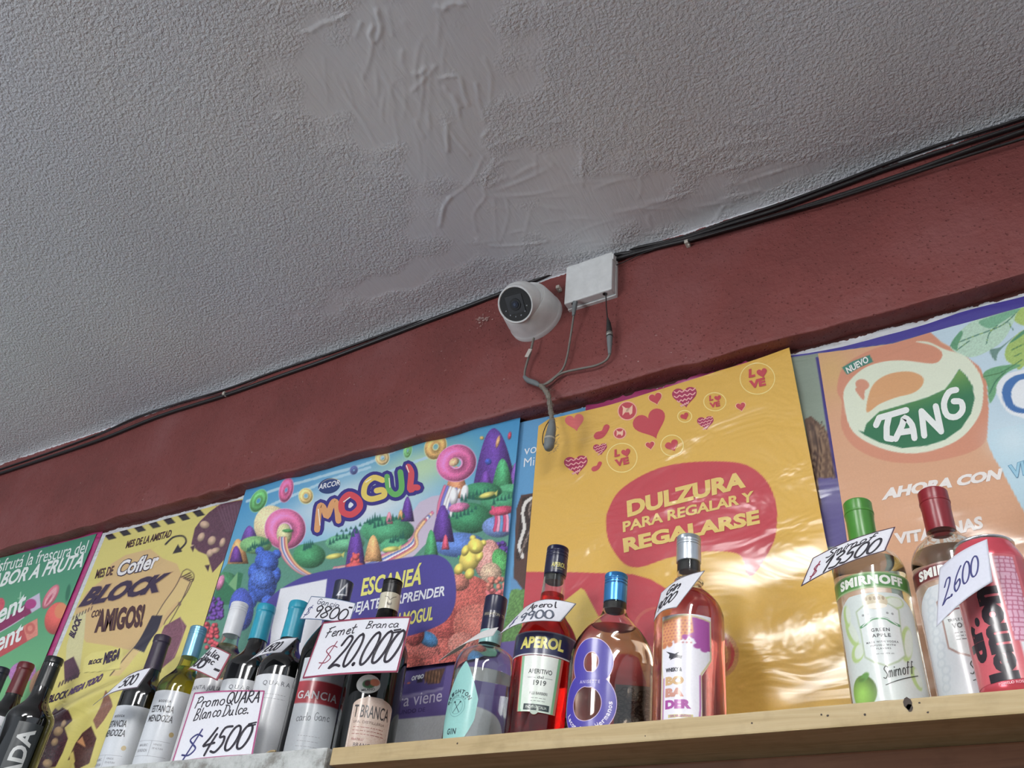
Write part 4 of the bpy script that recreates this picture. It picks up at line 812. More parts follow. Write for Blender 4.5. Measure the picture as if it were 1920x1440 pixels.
def body(b, prof, mat, hollow=None, liquid=None, fill=None, wall=.0022, sy=None):
    """prof: list (radius, height above base), bottom to top, sharp corners softened"""
    sy = sy or (lambda z: 1.0); P = chaikin([(prof[0][0]*.9, 0)] + [(r, z) for r, z in prof], 2); P = [(prof[0][0]*.5, .004), (prof[0][0]*.8, .0005)] + P
    P = [P[0]]+[q for k, q in enumerate(P[1:])]
    def build(name, prof, mat, inner=None):
        V, F = lathe_data(prof, 56, 1, True, True)
        if inner:
            V2, F2 = lathe_data(inner, 56, 1, True, True); o = len(V); V = V+V2; F = F+[tuple(i+o for i in f)[::-1] for f in F2]
        c, s = math.cos(b.ang), math.sin(b.ang); W = []
        for x, y, z in V: y = y*sy(z); W.append((b.x+x*c-y*s, b.y+x*s+y*c, ZS+z))
        o = link(name, mesh_np(name, W, F), mat, b.root); auto_smooth(o, 50); return o
    def inset(prof, d, zb, zt):
        Q = [(r-d, z) for r, z in prof if zb < z < zt and r > d+.002]; r0 = np.interp(zb, [z for r, z in prof], [r for r, z in prof])-d; r1 = np.interp(zt, [z for r, z in prof], [r for r, z in prof])-d
        return [(max(r0*.6, .001), zb), (r0*.93, zb+.0006)]+Q[1:]+[(r1, zt)]
    PZ = [q for q in P if q[1] >= 0]; top = P[-1][1]; inner = inset(PZ[2:], wall, .006, top-.0015) if hollow else None
    o = build('glass_body', P, mat, inner)
    if liquid: build('liquid', inset(PZ[2:], wall-.0002, .0058, fill), liquid)
    prz = np.array([z for r, z in PZ[2:]]); prr = np.array([r for r, z in PZ[2:]]); b.rz = lambda z: np.interp(z, prz, prr); return o
GCLEAR = glass('clear_bottle_glass', (250,252,250), 0, 1.48); GDARK = glass('dark_green_bottle_glass', (14,26,14), .02, 1.5)
GBLACK = plain('near_black_bottle_glass', (7,8,8), .06, coat=.6, spec=.7); GYELG = glass('yellow_green_bottle_glass', (228,226,150), 0, 1.48)
WATER = glass('clear_spirit', (250,252,252), 0, 1.36); REDL = glass('bright_red_bitter', (214,34,30), 0, 1.36); ROSE = glass('rose_wine', (240,180,140), 0, 1.36); YELW = glass('straw_yellow_wine', (236,230,160), 0, 1.36)
PINKL = glass('pale_pink_gin', (240,170,160), 0, 1.36); BROWNL = glass('faint_amber_liqueur', (236,214,196), 0, 1.36)
BORD = lambda top, r=.0375, rn=.0140: [(r*.97, .0), (r, .012), (r, top-.118), (r, top-.108), (r*.93, top-.098), (r*.62, top-.085), (rn*1.15, top-.074), (rn, top-.05), (rn, top)]
wine_g = 'wine bottles lined up on the grey shelf'; sp_g = 'spirit bottles lined up on the pine shelf'
def small_lines(P, x0, x1, z, n, dz, col, w=.0006, seed=1, gap=.12):
    rg = np.random.RandomState(seed)
    for i in range(n):
        x = x0+rg.uniform(0, .1)*(x1-x0); e = x1-rg.uniform(0, .1)*(x1-x0)
        while x < e:
            l = rg.uniform(.002, .006); P.stroke([(x, z-i*dz), (min(x+l, e), z-i*dz)], w, col, 2, smooth=0, caps=False); x += l+.0012
# --- wines, left to right ---
# navy capsule at the frame's edge
b = new_bottle('wine_bottle', 'dark wine bottle with a navy capsule, cut by the left edge of the view', 'bottle', (8,1246), 1.03, .0375, wine_g)
zt = zat(b, 8, 1246, .0145); cap(b, zt, zt-.06, .0150, plain('navy_capsule', (30,38,54), .35), 'capsule'); body(b, BORD(zt-.002), GBLACK)
# dark red capsule
b = new_bottle('wine_bottle', 'dark wine bottle with a burgundy capsule and pale label, behind the black capsule bottle', 'bottle', (54,1237), 1.005, .0375, wine_g)
zt = zat(b, 54, 1237, .0148); cap(b, zt, zt-.062, .0150, plain('burgundy_capsule', (100,30,38), .35), 'capsule'); body(b, BORD(zt-.002), GBLACK)
label(b, -.045, .03, .09, zt-.112, (196,196,204), None, lambda P: (P.hand('frasca', (-.036,zt-.135), (.012,0), (0,.011), .0016, (40,36,50)), P.text('RED BLEND', (-.03,zt-.155), (.02,zt-.155), (-.03,zt-.149), (50,46,60))))
# long black capsule, vertical white lettering
b = new_bottle('wine_bottle', 'black wine bottle with long black capsule and tall white sideways lettering', 'bottle', (107,1226), .94, .0395, wine_g)
zt = zat(b, 107, 1226, .0148); cap(b, zt, zt-.055, .0152, plain('black_capsule', (22,26,28), .3), 'capsule'); body(b, BORD(zt-.002, .0395, .0148), GBLACK)
c0 = L(b, 30, 1362); zl = zt-.123
def o_dada(P):
    # letters run upwards: baseline on the right side
    P.text('DADA', (.016,zl-.117), (.016,zl-.010), (-.010,zl-.117), (214,216,214), 2, .03)
label(b, -.016, .026, .03, zl, (44,50,52), None, o_dada)
# Estancia pair
def estancia(cappx, yb, capmat, capk, glassm, name_label, z0x, tx, liquid=None, caph=.058):
    b = new_bottle('wine_bottle', name_label, 'bottle', cappx, yb, .0378, wine_g); zt = zat(b, *cappx, .0148)
    cap(b, zt, zt-caph, .0150, capmat, capk)
    if liquid: body(b, BORD(zt-.003), glassm, True, liquid, zt-.075)
    else: body(b, BORD(zt-.003), glassm)
    zl = L(b, *z0x)[1]; cx = L(b, *tx)[0]; K = (44,44,50)
    def o(P):
        P.text('BODEGA', (cx-.010,zl-.0205), (cx+.012,zl-.0205), (cx-.010,zl-.0165), K, 2, .02, 0, 1.3); P.text('ESTANCIA', (cx-.0195,zl-.037), (cx+.0205,zl-.037), (cx-.0195,zl-.0255), K, 2, .02)
        P.text('MENDOZA', (cx-.0215,zl-.0525), (cx+.0235,zl-.0525), (cx-.0215,zl-.041), K, 2, .02); g = (150,152,158)
        P.stroke([(cx-.028,zl-.083),(cx+.03,zl-.083)], .0005, g, 2, smooth=0, caps=False); P.stroke([(cx-.028,zl-.107),(cx+.03,zl-.107)], .0005, g, 2, smooth=0, caps=False); P.stroke([(cx+.001,zl-.083),(cx+.001,zl-.107)], .0005, g, 2, smooth=0, caps=False)
        P.text('MALBEC', (cx-.022,zl-.092), (cx-.004,zl-.092), (cx-.022,zl-.088), g); P.text('SAUVIGNON', (cx-.024,zl-.101), (cx-.003,zl-.101), (cx-.024,zl-.096), g)
        P.text('VINOS', (cx+.005,zl-.090), (cx+.018,zl-.090), (cx+.005,zl-.087), g); P.text('DE ALTURA', (cx+.005,zl-.096), (cx+.022,zl-.096), (cx+.005,zl-.093), g)
        P.ell(cx+.028, zl-.070, .004, .004, (196,170,110), 1.2)
    label(b, -.050, .050, .02, zl, (214,218,224), None, o); return b
estancia((309,1186), 1.035, plain('plum_capsule', (54,42,62), .4), 'capsule', GBLACK, 'dark wine bottle with plum capsule and cream label, price card on its neck', (232,1322), (222,1345), caph=.064)
estancia((376,1169), 1.035, plain('metallic_blue_cap', (120,170,196), .28, .6), 'stelvin', GYELG, 'white wine bottle of yellow green glass with a light blue screw cap', (318,1294), (300,1340), YELW, .056)
# rose wine
b = new_bottle('wine_bottle', 'rose wine bottle with white screw cap and hand written card over its shoulder', 'bottle', (453,1124), 1.035, .0375, wine_g); zt = zat(b, 453, 1124, .0148)
cap(b, zt, zt-.060, .0155, plain('white_screw_cap', (222,224,228), .3), 'stelvin'); body(b, BORD(zt-.003), GCLEAR, True, ROSE, zt-.078)
zl = L(b, 395, 1271)[1]; cx = L(b, 385, 1290)[0]
label(b, -.050, .050, .02, zl, (216,214,216), lambda R: (R.ell(-.012, zl-.10, .012, .02, (226,190,180)), R.poly([(-.03,.03),(.03,.03),(.03,.036),(-.03,.036)], (120,80,90))),
  lambda P: (P.text('SANTA JULIA', (cx-.030,zl-.022), (cx+.026,zl-.022), (cx-.030,zl-.0125), (92,92,100), 2, 0), small_lines(P, -.025, .02, zl-.035, 3, .006, (150,150,156))))
# two teal capped bottles
TEAL = plain('teal_capsule', (40,150,176), .34)
for i, (cp, yb, lb, zp, word) in enumerate([((503,1128), 1.01, 'black wine bottle with teal cap and white label, left of the two teal ones', (445,1272), (437,1290)), ((564,1122), .985, 'black wine bottle with teal cap and a card around its neck', (520,1264), (498,1292))]):
    b = new_bottle('wine_bottle', lb, 'bottle', cp, yb, .0378, wine_g); zt = zat(b, *cp, .0148); cap(b, zt, zt-.062, .0155, TEAL, 'capsule'); body(b, BORD(zt-.003, .0378), GBLACK)
    zl = L(b, *zp)[1]; wx = L(b, *word)[0]
    label(b, -.048, .020 if i else .035, .02, zl, (216,218,222), None, lambda P: (P.text('QUARA', (-.026,zl-.018), (.016,zl-.018), (-.026,zl-.010), (84,86,94), 2, 0, 0, 1.4), small_lines(P, -.02, .015, zl-.03, 2, .006, (150,150,156))))
# aperitif, red band
b = new_bottle('aperitif_bottle', 'wide green aperitif bottle with a red band label and navy cap', 'bottle', (648,1083), .985, .0415, wine_g); zt = zat(b, 648, 1083, .0145)
cap(b, zt, zt-.034, .0150, plain('navy_cap', (34,38,62), .3), 'plug'); body(b, [(.040,0),(.0415,.012),(.0415,zt-.125),(.040,zt-.112),(.030,zt-.090),(.018,zt-.070),(.0145,zt-.05),(.0145,zt-.003)], GDARK)
label(b, -.044, .044, zt-.058, zt-.036, (214,210,208), None, None, 'neck_label', rf=.0148)
label(b, -.009, .009, zt-.031, zt-.004, (40,46,70), lambda R: (R.poly([(-.009,zt-.029),(.008,zt-.027),(.005,zt-.005)], (220,222,226)), R.poly([(-.0055,zt-.0265),(.0055,zt-.0255),(.0035,zt-.012)], (44,60,84))), None, 'cap_emblem', rf=.0150, desc='white triangle emblem')
z1 = L(b, 592, 1279)[1]; z2 = L(b, 580, 1318)[1]; z3 = L(b, 598, 1232)[1]
def o_gan(P):
    P.text('GANCIA', (-.034,z2+.006), (.026,z2+.006), (-.034,z2+.0175), (226,220,222), 3, .02, 0, 1.15); P.text('VERMUT', (-.03,z1+.012), (.0,z1+.012), (-.03,z1+.017), (100,104,112), 2)
    P.hand('carlo Ganc', (-.027,z2-.026), (.0095,.0010), (0,.011), .0009, (100,104,112)); small_lines(P, -.020, .014, z2-.045, 4, .007, (150,152,158)); P.text('750 ml 14,8 %', (-.026,z2-.092), (.020,z2-.089), (-.026,z2-.086), (140,144,150))
label(b, -.038, .032, .015, z3, (198,204,210), lambda R: (R.poly([(-.04,z2),(.04,z2),(.04,z1+.002),(-.04,z1+.002)], (184,44,58)), R.poly([(-.002,z3-.012),(.03,z3-.012),(.03,z3-.002),(-.002,z3-.002)], (200,186,140))), o_gan)
# bitter, black cap
b = new_bottle('bitter_bottle', 'dark green bitter bottle with black cap, cream neck label and tan arched label', 'bottle', (739,1081), .985, .0415, sp_g); zt = zat(b, 739, 1081, .0145)
cap(b, zt, zt-.023, .0150, plain('black_screw_cap', (24,24,26), .3), 'screw'); body(b, [(.040,0),(.0415,.012),(.0415,zt-.120),(.040,zt-.108),(.030,zt-.09),(.0185,zt-.07),(.0150,zt-.048),(.0142,zt-.003)], GDARK)
def o_neck(P): P.stroke([(-.008,zt-.031),(-.003,zt-.032),(0,zt-.036),(.004,zt-.032),(.009,zt-.029)], .0008, (70,60,50), 2); P.ell(0, zt-.0415, .0035, .0035, (110,100,84)); P.ell(0, zt-.040, .0022, .0018, (200,190,160), 3)
label(b, -.047, .047, zt-.050, zt-.0235, (206,198,172), None, o_neck, 'neck_label', rf=.0152)
z1 = L(b, 690, 1306)[1]; cx = .004
def sh_arch(T):
    w = .029*np.minimum(1, np.sqrt(np.clip(1-((T-.86)/.14).clip(0, 1)**2, .15, 1))); return cx-w, cx+w
def o_fer(P):
    k = (52,44,44); rd = (150,70,64)
    P.text('FERNET BRANCA', (cx-.040,z1-.0285), (cx+.026,z1-.0285), (cx-.040,z1-.0115), k, 2, .01); P.poly([(cx-.05,z1-.04),(cx-.0285,z1-.04),(cx-.0285,z1),(cx-.05,z1)], (6,10,8), 0) if 0 else None
    P.text('SPA. DISTILLERIA', (cx-.024,z1-.036), (cx+.020,z1-.036), (cx-.024,z1-.0325), (130,104,92), 2); small_lines(P, cx-.025, cx+.022, z1-.041, 3, .0045, rd, .0007, 3)
    P.text('FRATELLI', (cx-.022,z1-.0585), (cx-.006,z1-.0585), (cx-.022,z1-.0555), rd); P.text('BRANCA', (cx-.018,z1-.067), (cx+.009,z1-.067), (cx-.018,z1-.0615), (90,70,66), 2); small_lines(P, cx-.026, cx+.023, z1-.0715, 4, .0042, (110,70,66), .0008, 4)
    small_lines(P, cx-.012, cx+.022, z1-.090, 2, .005, (40,36,40), .0013, 6)
    P.stroke([(cx-.027,.012),(cx-.027,z1-.02),(cx-.0265,z1-.012)], .0006, (240,234,226), 3, smooth=0, caps=False); P.stroke([(cx+.027,.012),(cx+.027,z1-.02),(cx+.0265,z1-.012)], .0006, (240,234,226), 3, smooth=0, caps=False)
def o_fer2(P):
    P.text('RNET BRANCA', (cx-.0265,z1-.0285), (cx+.024,z1-.0285), (cx-.0265,z1-.0115), (52,44,44), 2, .0)
def o_ferc(P):
    k = (52,44,44); rd = (150,70,64); P.text('T BRANCA', (cx-.0255,z1-.0285), (cx+.024,z1-.0285), (cx-.0255,z1-.0115), k, 2, .01)
    P.text('SPA. DISTILLERIA', (cx-.024,z1-.036), (cx+.020,z1-.036), (cx-.024,z1-.0325), (130,104,92), 2); small_lines(P, cx-.025, cx+.022, z1-.041, 3, .0045, rd, .0007, 3)
    P.text('FRATELLI', (cx-.022,z1-.0585), (cx-.006,z1-.0585), (cx-.022,z1-.0555), rd); P.text('BRANCA', (cx-.018,z1-.067), (cx+.009,z1-.067), (cx-.018,z1-.0615), (90,70,66), 2); small_lines(P, cx-.026, cx+.023, z1-.0715, 4, .0042, (110,70,66), .0008, 4)
    small_lines(P, cx-.012, cx+.022, z1-.090, 2, .005, (40,36,40), .0013, 6)
    for s_ in (-1, 1): P.stroke([(cx+s_*.027,.012),(cx+s_*.027,z1-.012)], .0006, (240,234,226), 3, smooth=0, caps=False)
label(b, -.03, .036, .01, z1, (204,178,160), lambda R: R.put((R.nz > .8)*.25, (170,120,100)), o_ferc, shape=sh_arch)
label(b, -.028, .010, z1+.004, z1+.030, (206,206,200), lambda R: (R.ell(-.008, z1+.017, .009, .006, (60,110,70)), R.ell(.000, z1+.020, .007, .005, (200,110,70)), R.ell(-.010,z1+.018,.004,.004,(90,50,50))), lambda P: P.text('MILANO', (-.016,z1+.006), (.002,z1+.009), (-.017,z1+.0095), (80,80,80), 2), 'emblem_sticker',
  shape=lambda T: (-.009-.017*np.sqrt(np.clip(1-(2*T-1)**2, .02, 1)), -.009+.017*np.sqrt(np.clip(1-(2*T-1)**2, .02, 1))))
# --- spirits ---
# gin with mint leaf label
b = new_bottle('gin_bottle', 'clear gin bottle with navy stopper and mint coloured leaf shaped label', 'bottle', (932,1114), .985, .0420, sp_g); zt = zat(b, 932, 1114, .0150); tilt(b, zt, .060)
cap(b, zt, zt-.050, .0158, plain('navy_blue_stopper', (26,26,58), .28), 'plug'); body(b, [(.041,0),(.042,.010),(.042,zt-.112),(.0418,zt-.098),(.038,zt-.086),(.028,zt-.077),(.0155,zt-.072),(.0145,zt-.064),(.0145,zt-.003)], GCLEAR, True, WATER, zt-.112)
label(b, -.047, .047, zt-.068, zt-.050, (130,190,186), None, None, 'neck_label', rf=.0149, desc='mint paper neck band')
label(b, -.016, .016, zt-.034, zt-.024, (26,26,58), None, lambda P: P.text('BRIGHTON  TRUE', (-.014,zt-.031), (.022,zt-.031), (-.014,zt-.027), (170,160,130), 2), 'cap_lettering', rf=.0155)
z1 = L(b, 884, 1242)[1]; z0 = .012; cxx = L(b, 862, 1310)[0]
def sh_leaf(T):
    w = np.where(T > .5, .030*np.clip((1-T)/.5, .02, 1)**.75, .030*np.clip(T/.5, .0, 1)**.45+.002); w = np.minimum(w, .027); return cxx+.004*T-w, cxx+.004*T+w
def o_gin(P):
    k = (40,70,76); zc = z0+(z1-z0)*.47
    for i, ch in enumerate('BRIGHTON'):
        a = math.radians(158-i*17.5); R_ = .0178; u = np.array([math.sin(a), -math.cos(a)]); c = np.array([cxx+.001+R_*math.cos(a), zc+R_*.95*math.sin(a)]); n_ = np.array([math.cos(a), math.sin(a)])
        P.text(ch, c-u*.0024, c+u*.0024, c-u*.0024+n_*.0052, k, 2, .03)
    for i, ch in enumerate('LONDON DRY'):
        if ch == ' ': continue
        a = math.radians(150-i*12); R_ = .0138; u = np.array([math.sin(a), -math.cos(a)]); c = np.array([cxx+.001+R_*math.cos(a), zc+R_*.95*math.sin(a)]); n_ = np.array([math.cos(a), math.sin(a)]); P.text(ch, c-u*.0012, c+u*.0012, c-u*.0012+n_*.0024, k, 2, .01)
    for R_ in (.0122, .0090): P.stroke([(cxx+.001+R_*math.cos(i*.5236), zc+R_*math.sin(i*.5236)) for i in range(12)], .0006, (100,160,158), 2, True, 3)
    P.stroke([(cxx-.004,zc-.007),(cxx+.006,zc+.006)], .0008, k, 2, smooth=0); P.stroke([(cxx+.006,zc-.007),(cxx-.003,zc+.006)], .0008, k, 2, smooth=0); P.ell(cxx-.003, zc+.006, .0016, .0012, k); P.ell(cxx+.006, zc+.006, .0012, .0012, k)
    P.text('GIN', (cxx-.0085,zc-.034), (cxx+.0065,zc-.034), (cxx-.0085,zc-.0265), k, 2, .03, 0, 1.2); P.text('750 ml', (cxx-.006,zc-.042), (cxx+.006,zc-.042), (cxx-.006,zc-.039), (90,130,130), 2)
label(b, cxx-.035, cxx+.035, z0, z1, (136,202,196), None, o_gin, shape=sh_leaf)
# orange red aperitif
b = new_bottle('aperitif_bottle', 'bottle of bright red aperitif with navy cap and a navy banded label', 'bottle', (1047,1020), .995, .0415, sp_g); zt = zat(b, 1047, 1020, .0150); tilt(b, zt, .060)
cap(b, zt, zt-.043, .0155, plain('deep_navy_screw_cap', (22,24,58), .28, coat=.3), 'screw')
body(b, [(.038,0),(.0395,.010),(.0410,.10),(.0415,zt-.155),(.041,zt-.135),(.034,zt-.118),(.022,zt-.103),(.0165,zt-.09),(.0148,zt-.04),(.0148,zt-.003)], GCLEAR, True, REDL, zt-.070)
lathe('cap_liner', [(.0128, zt-.052), (.0130, zt-.044)], plain('dark_grey_liner', (46,46,46), .5), b.root, (b.x, b.y, ZS), 32)
label(b, -.02, .024, zt-.042, zt-.025, (22,24,58), None, lambda P: (P.text('APEROL', (-.006,zt-.035), (.014,zt-.034), (-.006,zt-.028), (216,206,90), 2, .03), P.text('APERITIVO', (-.003,zt-.0385), (.010,zt-.038), (-.003,zt-.0365), (150,150,120), 2)), 'cap_lettering', rf=.0155)
za = L(b, 1020, 1183)[1]; zb_ = L(b, 1015, 1228)[1]; zc_ = L(b, 1000, 1335)[1]
label(b, -.062, .062, zb_, za, (34,38,84), lambda R: (R.poly([(-.07,zb_),(.07,zb_),(.07,zb_+.0018),(-.07,zb_+.0018)], (230,230,226)), R.poly([(-.07,za-.0012),(.07,za-.0012),(.07,za),(-.07,za)], (210,200,190))),
  lambda P: (P.text('APEROL', (-.036,zb_+.0085), (.024,zb_+.0085), (-.036,za-.0075), (228,216,84), 2, .045, .08)), 'label', desc='navy band label')
wl = zb_-zc_
def o_ap(P):
    k = (52,62,58); P.text('APERITIVO', (-.018,zb_-.024), (.012,zb_-.024), (-.018,zb_-.018), k, 2, .02); P.text('dal', (-.006,zb_-.030), (.002,zb_-.030), (-.006,zb_-.0265), k, 2); P.text('1919', (-.010,zb_-.0385), (.006,zb_-.0385), (-.010,zb_-.032), k, 2, .02)
    P.stroke([(-.018,zb_-.029),(-.008,zb_-.029)], .0005, k, 2, smooth=0); P.stroke([(.004,zb_-.029),(.013,zb_-.029)], .0005, k, 2, smooth=0)
    P.text('F.LLI BARBIERI', (-.013,zb_-.050), (.009,zb_-.050), (-.013,zb_-.0465), k, 2); small_lines(P, -.012, .008, zb_-.054, 2, .0035, k, .0005, 2); P.ell(-.005, zb_-.068, .0055, .006, (176,190,176), 2)
    P.poly([(-.019,zc_+.002),(.013,zc_+.002),(.013,zc_+.0095),(-.019,zc_+.0095)], (30,52,54), 2); P.text('PADOVA ITALIA', (-.016,zc_+.004), (.010,zc_+.004), (-.016,zc_+.0075), (190,200,190), 3, .02)
def p_ap(R):
    z = R.Y; R.C[:] = (230,236,228); t = (z-zc_)/wl
    for lo, hi, c in ((-.0295, -.0265, (206,92,84)), (-.0265, -.0225, (132,190,146)), (.0150, .0190, (120,186,136)), (.0190, .0235, (214,96,84))):
        m = (R.X > lo-(t*.004 if lo < 0 else -t*.004)) & (R.X < hi-(t*.004 if lo < 0 else -t*.004)); R.C[m] = c
    R.put(np.clip(1-t*2.2, 0, 1)*.25, (150,206,160))
label(b, -.036, .03, zc_, zb_-.0008, (230,236,228), p_ap, o_ap, shape=lambda T: (-.0245-.0045*T-.003, .0185+.0045*T+.003))
# big 8 flask
b = new_bottle('liqueur_flask', 'flat clear flask with blue screw cap and a large violet figure eight on it', 'bottle', (1156,1071), .985, .0530, sp_g); zt = zat(b, 1156, 1071, .0145); tilt(b, zt, .034)
b.sy = .62; cap(b, zt, zt-.040, .0152, plain('metallic_sky_blue_cap', (70,140,200), .25, .6), 'screw')
def sy8(z): return .62+.38*min(1, max(0, (z-(zt-.098))/.045))
body(b, [(.050,0),(.0525,.010),(.0530,.06),(.0530,zt-.122),(.0505,zt-.102),(.040,zt-.082),(.026,zt-.066),(.0165,zt-.056),(.0148,zt-.044),(.0148,zt-.003)], GCLEAR, True, BROWNL, zt-.075, .0026, sy8)
lathe('cap_liner', [(.0128, zt-.050), (.0130, zt-.041)], plain('dark_grey_liner', (46,46,46), .5), b.root, (b.x, b.y, ZS), 32)
zt8 = L(b, 1110, 1212)[1]; VI = (62,46,168); x8 = L(b, 1104, 1290)[0]
def ring_label(b, cx, z, rx, rz, w, name):
    pass
def o_8(P): pass
c1 = L(b, 1109, 1244); c2 = L(b, 1100, 1322)
def eight(b):
    n = 40; P = Print(); V = []; C = []
    base = (np.array([[c1[0]-.002, c1[1]+.0225], [c1[0]+.002, c1[1]+.0225], [c1[0], c1[1]+.0235]]), np.array([[0, 1, 2]]), np.zeros((3, 3))+VI)
    for (cx, cz), rx, rz in ((c1, .0190, .0215), (c2, .0285, .0290)):
        P.stroke([(cx+rx*math.cos(2*math.pi*i/16), cz+rz*math.sin(2*math.pi*i/16)) for i in range(16)], .0185, (206,176,214), 1, True, 3)
    for (cx, cz), rx, rz in ((c1, .0190, .0215), (c2, .0285, .0290)):
        P.stroke([(cx+rx*math.cos(2*math.pi*i/16), cz+rz*math.sin(2*math.pi*i/16)) for i in range(16)], .0168, VI, 2, True, 3)
    P.text('ANISETTE', (c1[0]-.014,(c1[1]+c2[1])/2-.001), (c1[0]+.013,(c1[1]+c2[1])/2-.001), (c1[0]-.014,(c1[1]+c2[1])/2+.003), (200,190,220), 3, .01, 0, 1.3)
    for i, ch in enumerate('Licor Ocho Hermanos'):
        if ch == ' ': continue
        a = math.radians(208+i*8.6); u = np.array([-math.sin(a), math.cos(a)]); n_ = -np.array([math.cos(a), math.sin(a)]); c = np.array([c2[0]+.0325*math.cos(a), c2[1]+.0325*math.sin(a)])
        h = .0058 if ch in 'LOHlh' else .0042; P.text(ch, c-u*.0019, c+u*.0019, c-u*.0019+n_*h, (226,222,238), 3, .02)
    o = P.build('label', b.root, MLABEL, lmap(b, b.r), base, .00012, (np.arange(-.06, .06, .003), [])); o['label'] = 'violet figure eight decal'
eight(b)
def o_back(P):
    rg = np.random.RandomState(4)
    for i in range(90):
        x, z = rg.uniform(-.055, -.008), rg.uniform(.026, zbk-.006); P.stroke([(x+.005*math.cos(t*1.1+i)*(1-t*.08), z+.005*math.sin(t*1.1+i)*(1-t*.08)) for t in range(6)], .0013, (38,40,46), 1, smooth=3)
zbk = L(b, 1190, 1262)[1]
def back_decal(b):
    P = Print(); o_back(P); S, T = np.meshgrid(np.linspace(-.060, -.004, 40), np.linspace(.022, zbk, 20)); S, T = S.ravel(), T.ravel()
    def fm(s, z, off): ph = s/b.r+math.pi; r = b.r+.0004+off; u = r*np.sin(ph); v = -r*np.cos(ph)*b.sy; return np.stack([b.x+u*b.t[0]-v*b.n[0], b.y+u*b.t[1]-v*b.n[1], ZS+z], 1)
    P2 = Print(); P.build('back_label', b.root, MLABEL, fm, (np.stack([S, T], 1), grid_faces(40, 20), np.zeros((800, 3))+np.array((116,118,124))), -.0001, (np.arange(-.06, .06, .004), []))['label'] = 'grey back label with dark swirls'
back_decal(b)
# bobader gin
b = new_bottle('gin_bottle', 'pink gin bottle with silver cap and white label topped by orange and magenta', 'bottle', (1291,999), .985, .0420, sp_g); zt = zat(b, 1291, 999, .0150); tilt(b, zt, .034)
cap(b, zt, zt-.036, .0155, plain('silver_screw_cap', (196,204,212), .28, .75), 'screw')
body(b, [(.041,0),(.042,.010),(.042,zt-.112),(.0415,zt-.104),(.036,zt-.090),(.025,zt-.078),(.0175,zt-.071),(.0155,zt-.068),(.0155,zt-.064),(.0180,zt-.0635),(.0180,zt-.0600),(.0150,zt-.0595),(.0145,zt-.045),(.0145,zt-.003)], GCLEAR, True, PINKL, zt-.080)
lathe('cap_liner', [(.0126, zt-.049), (.0129, zt-.037)], plain('dark_grey_liner', (46,46,46), .5), b.root, (b.x, b.y, ZS), 32)
zl = L(b, 1280, 1152)[1]; gold = (206,190,130); mg = (170,60,160)
xl = -.0335; xr = .0275
def p_bob(R):
    R.C[:] = (232,230,240); x, z = R.X, R.Y; R.aa = .0011
    zw = zl-.048
    R.poly([(.002,zl-.003),(xr-.002,zl-.006),(xr-.002,zl-.040),(.012,zl-.040),(.006,zl-.030),(-.004,zl-.026)], mg)
    R.poly([(xl,zl-.005),(.004,zl-.002),(.006,zl-.022),(-.002,zl-.026),(-.008,zl-.031),(-.016,zl-.030),(-.022,zl-.036),(xl,zl-.037)], (226,150,84))
    for i in range(8):
        for j in range(8): R.ell(xl+.003+i*.0045+(j % 2)*.002, zl-.008-j*.0038, .0012, .0009, (190,90,90))
    for q in ((-.030,-.037,.004),(-.022,-.036,.0035),(-.013,-.032,.004),(-.004,-.028,.0035)): R.ell(q[0], zl+q[1], q[2], .003, (206,120,70) if q[0] < -.01 else mg)
    for q in ((.010,-.038),(.018,-.041),(.024,-.039)): R.ell(q[0], zl+q[1], .0045, .003, mg)
    # outline
    R.stroke([(xl+.001,.01),(xl+.002,zl-.075),(xl+.0,zl-.06),(xl,zl-.006),(-.002,zl-.001),(xr-.001,zl-.006),(xr-.001,zl-.052),(xr-.013,zl-.070),(xr-.012,.04),(xr-.014,.01)], .0018, gold, smooth=0)
    R.stroke([(xl+.003,.012),(xl+.004,zl-.075)], .0012, mg, smooth=0); R.stroke([(xr-.0145,zl-.072),(xr-.0145,.04),(xr-.017,.01)], .0016, mg, smooth=0)
def sh_bob(T):
    z = .01+(zl-.01)*T; hi = np.where(z > zl-.052, xr, np.where(z > zl-.072, xr-.0125*(zl-.052-z)/.020, xr-.0125)); return xl+0*z, hi
def o_bob(P):
    k = (40,40,52); x0 = -.0270; g2 = (214,170,110)
    P.poly([(x0,zl-.0435),(x0+.008,zl-.0465),(x0+.020,zl-.0505),(x0+.019,zl-.054),(x0+.011,zl-.0515),(x0+.007,zl-.0535),(x0+.004,zl-.0515),(x0+.005,zl-.0480)], k); P.stroke([(x0+.005,zl-.052),(x0+.016,zl-.0465)], .0014, k, 2, smooth=0); P.stroke([(x0+.006,zl-.054),(x0+.017,zl-.0505)], .0010, k, 2, smooth=0)
    P.text('WHISKY &', (x0,zl-.0685), (x0+.020,zl-.0685), (x0,zl-.0635), k, 2, .05); zz = zl-.0715
    for i, (t, c) in enumerate((('BOM', g2), ('BAR', (214,120,120)), ('DIER', mg))):
        P.text(['BO', 'BA', 'DER'][i], (x0,zz-.012-i*.0132), (x0+(.022 if i < 2 else .030),zz-.012-i*.0132), (x0,zz-.002-i*.0132), [g2, (206,140,120), mg][i], 2, .07)
    P.poly([(x0+.004,zz-.048),(x0+.032,zz-.048),(x0+.032,zz-.0445),(x0+.004,zz-.0445)], (206,196,120), 1); P.text('GIN ARGENTINO', (x0+.006,zz-.0474), (x0+.030,zz-.0474), (x0+.006,zz-.0450), mg, 2, .02)
    P.text('40% vol', (x0+.004,zz-.0535), (x0+.024,zz-.0535), (x0+.004,zz-.0512), k, 2); P.text('750 ml', (x0+.010,zz-.060), (x0+.026,zz-.060), (x0+.010,zz-.0565), (140,130,140), 2)
